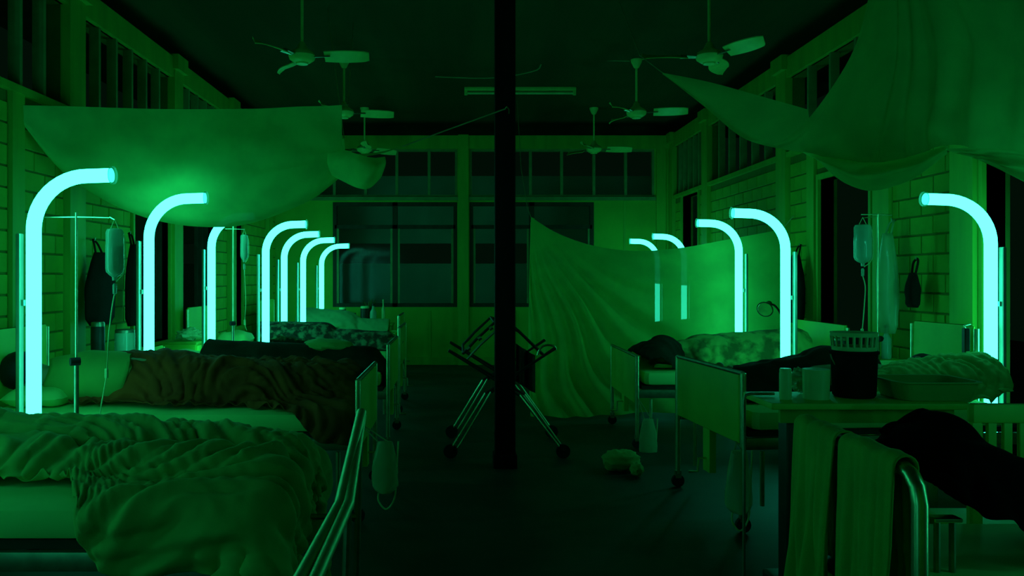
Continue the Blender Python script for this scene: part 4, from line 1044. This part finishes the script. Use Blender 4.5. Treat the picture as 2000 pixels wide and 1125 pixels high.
for i in range(17):
    for j in range(9):
        u, t_ = i / 16, j / 8; v.append((PX(1008 + 38 * u, 6.45), 6.5 + .03 * math.sin(u * 14), PZ(672 + 24 * u + 74 * t_, 6.45)))
for i in range(16):
    for j in range(8): f.append((i * 9 + j, (i + 1) * 9 + j, (i + 1) * 9 + j + 1, i * 9 + j + 1))
o = o.add(v, f).build('draped_cloth', 'dark_blanket', smooth=80); s = o.modifiers.new('thickness', 'SOLIDIFY'); s.thickness = .006
tag(o, 'dark cloth hanging from the stretcher trolley right of the column', 'cloth')

# ------------------------------------------------------------------ bags hung on the bed feet, things on the floor
def urine_bag(px, py0, py1, Y, wpx, label, at, m='bag'):
    x = PX(px, Y); z1, z0 = PZ(py0, Y), PZ(py1, Y); h = z1 - z0; ww = wpx * Y / F
    r = thing('drainage_bag', (x, Y, z0), label, 'bag', 'bags hung at the bed feet')
    v = []; f = []; n = 16; S = 18
    for i in range(n + 1):
        t = i / n; w_ = ww / 2 * (.55 + .45 * math.sin(PI / 2 * min(1, 1.4 * t))) * (1 if t < .9 else 1 - (t - .9) * 4)
        for k in range(S):
            a = 2 * PI * k / S; q = 1 + .12 * mn.noise(Vector((math.cos(a) * 2 + px, math.sin(a) * 2, t * 5)))
            v.append((x + w_ * math.cos(a) * q, Y + .035 * math.sin(a) * q * (.5 + t), z1 - h * t))
    for i in range(n):
        for k in range(S): f.append((i * S + k, i * S + (k + 1) % S, (i + 1) * S + (k + 1) % S, (i + 1) * S + k))
    f.append(tuple(range(S - 1, -1, -1))); f.append(tuple(range(n * S, (n + 1) * S)))
    MB().add(v, f).build('pouch', m, r, smooth=80)
    for s in (-1, 1): MB().tube([(x + s * ww * .2, Y, z1 - .01), (at[0], at[1] + s * .01, at[2])], .004, 6).build('strap', 'string', r)
    MB().tube(bez([(x - ww * .2, Y, z0 + .02), (x - ww * .25, Y, z0 - .05), (x + ww * .05, Y, z0 - .10), (x + ww * .35, Y, z0 - .04), (x + ww * .42, Y, z0 + .08), (x + ww * .5, Y, z1)], 30), .005, 8).build('drain_line', 'plastic_white', r)
urine_bag(752, 862, 960, 4.62, 52, 'drainage bag hanging at the foot of the brown blanket bed', (-.57, 4.66, .56))
urine_bag(1266, 818, 892, 6.55, 36, 'pale bag hanging under the second cream foot panel', (1.435, 6.66, .42))
urine_bag(1443, 880, 1000, 4.35, 52, 'large bag hanging beside the wide cream foot panel', (1.50, 4.46, .5))
urine_bag(1150, 770, 812, 9.3, 26, 'small bag hanging at the foot of the netted bed', (1.43, 9.38, .4))
crumple((PX(1212, 5.9), 5.9, .075), .14, .10, .075, 'green_sheet', 'crumpled pale cloth lying on the floor by the right beds', 'floor_cloth', 'cloth', .22, 4)
crumple((PX(1245, 5.7), 5.72, .05), .045, .07, .05, 'green_sheet', 'small pale cloth scrap on the floor beside the crumpled cloth', 'floor_cloth', 'cloth', .22, 14)
crumple((PX(640, 7.05), 7.05, .80), .22, .16, .06, 'green_sheet', 'folded green towel lying on the dark blanket', 'folded_towel', 'towel', .2, 6)

# chrome side frame at the left end of the long table
U_ = [Vector((PX(1453, 3.66), 3.66, .0)), P(1453, 782, 3.66), P(1456, 772, 3.66), P(1466, 769, 3.66), P(1512, 769, 3.66)]
MB().tube(U_, .007, 10).build('side_frame', 'steel', t_long)
MB().tube([Vector((PX(1453, 3.66), 3.66, .03)), Vector((tx0 + .05, 3.66, .03))], .011, 8).build('frame_foot', 'chrome', t_long)
# dark handset clipped to the right headboard
hs = thing('call_handset', P(1886, 690, 5.0), 'small black handset beside the cream headboard on the right', 'handset')
p = P(1886, 668, 5.0)
MB().box(p.x - .015, p.x + .018, p.y - .02, p.y + .02, p.z - .085, p.z + .085, .006).build('body', 'dark_metal', hs)
MB().box(p.x - .010, p.x + .012, p.y - .024, p.y - .019, p.z - .078, p.z - .055).build('button', 'plastic_white', hs)
MB().tube([p + Vector((0, 0, .08)), p + Vector((-.01, 0, .10)), p + Vector((.03, 0, .11))], .005, 6).build('clip', 'chrome', hs)
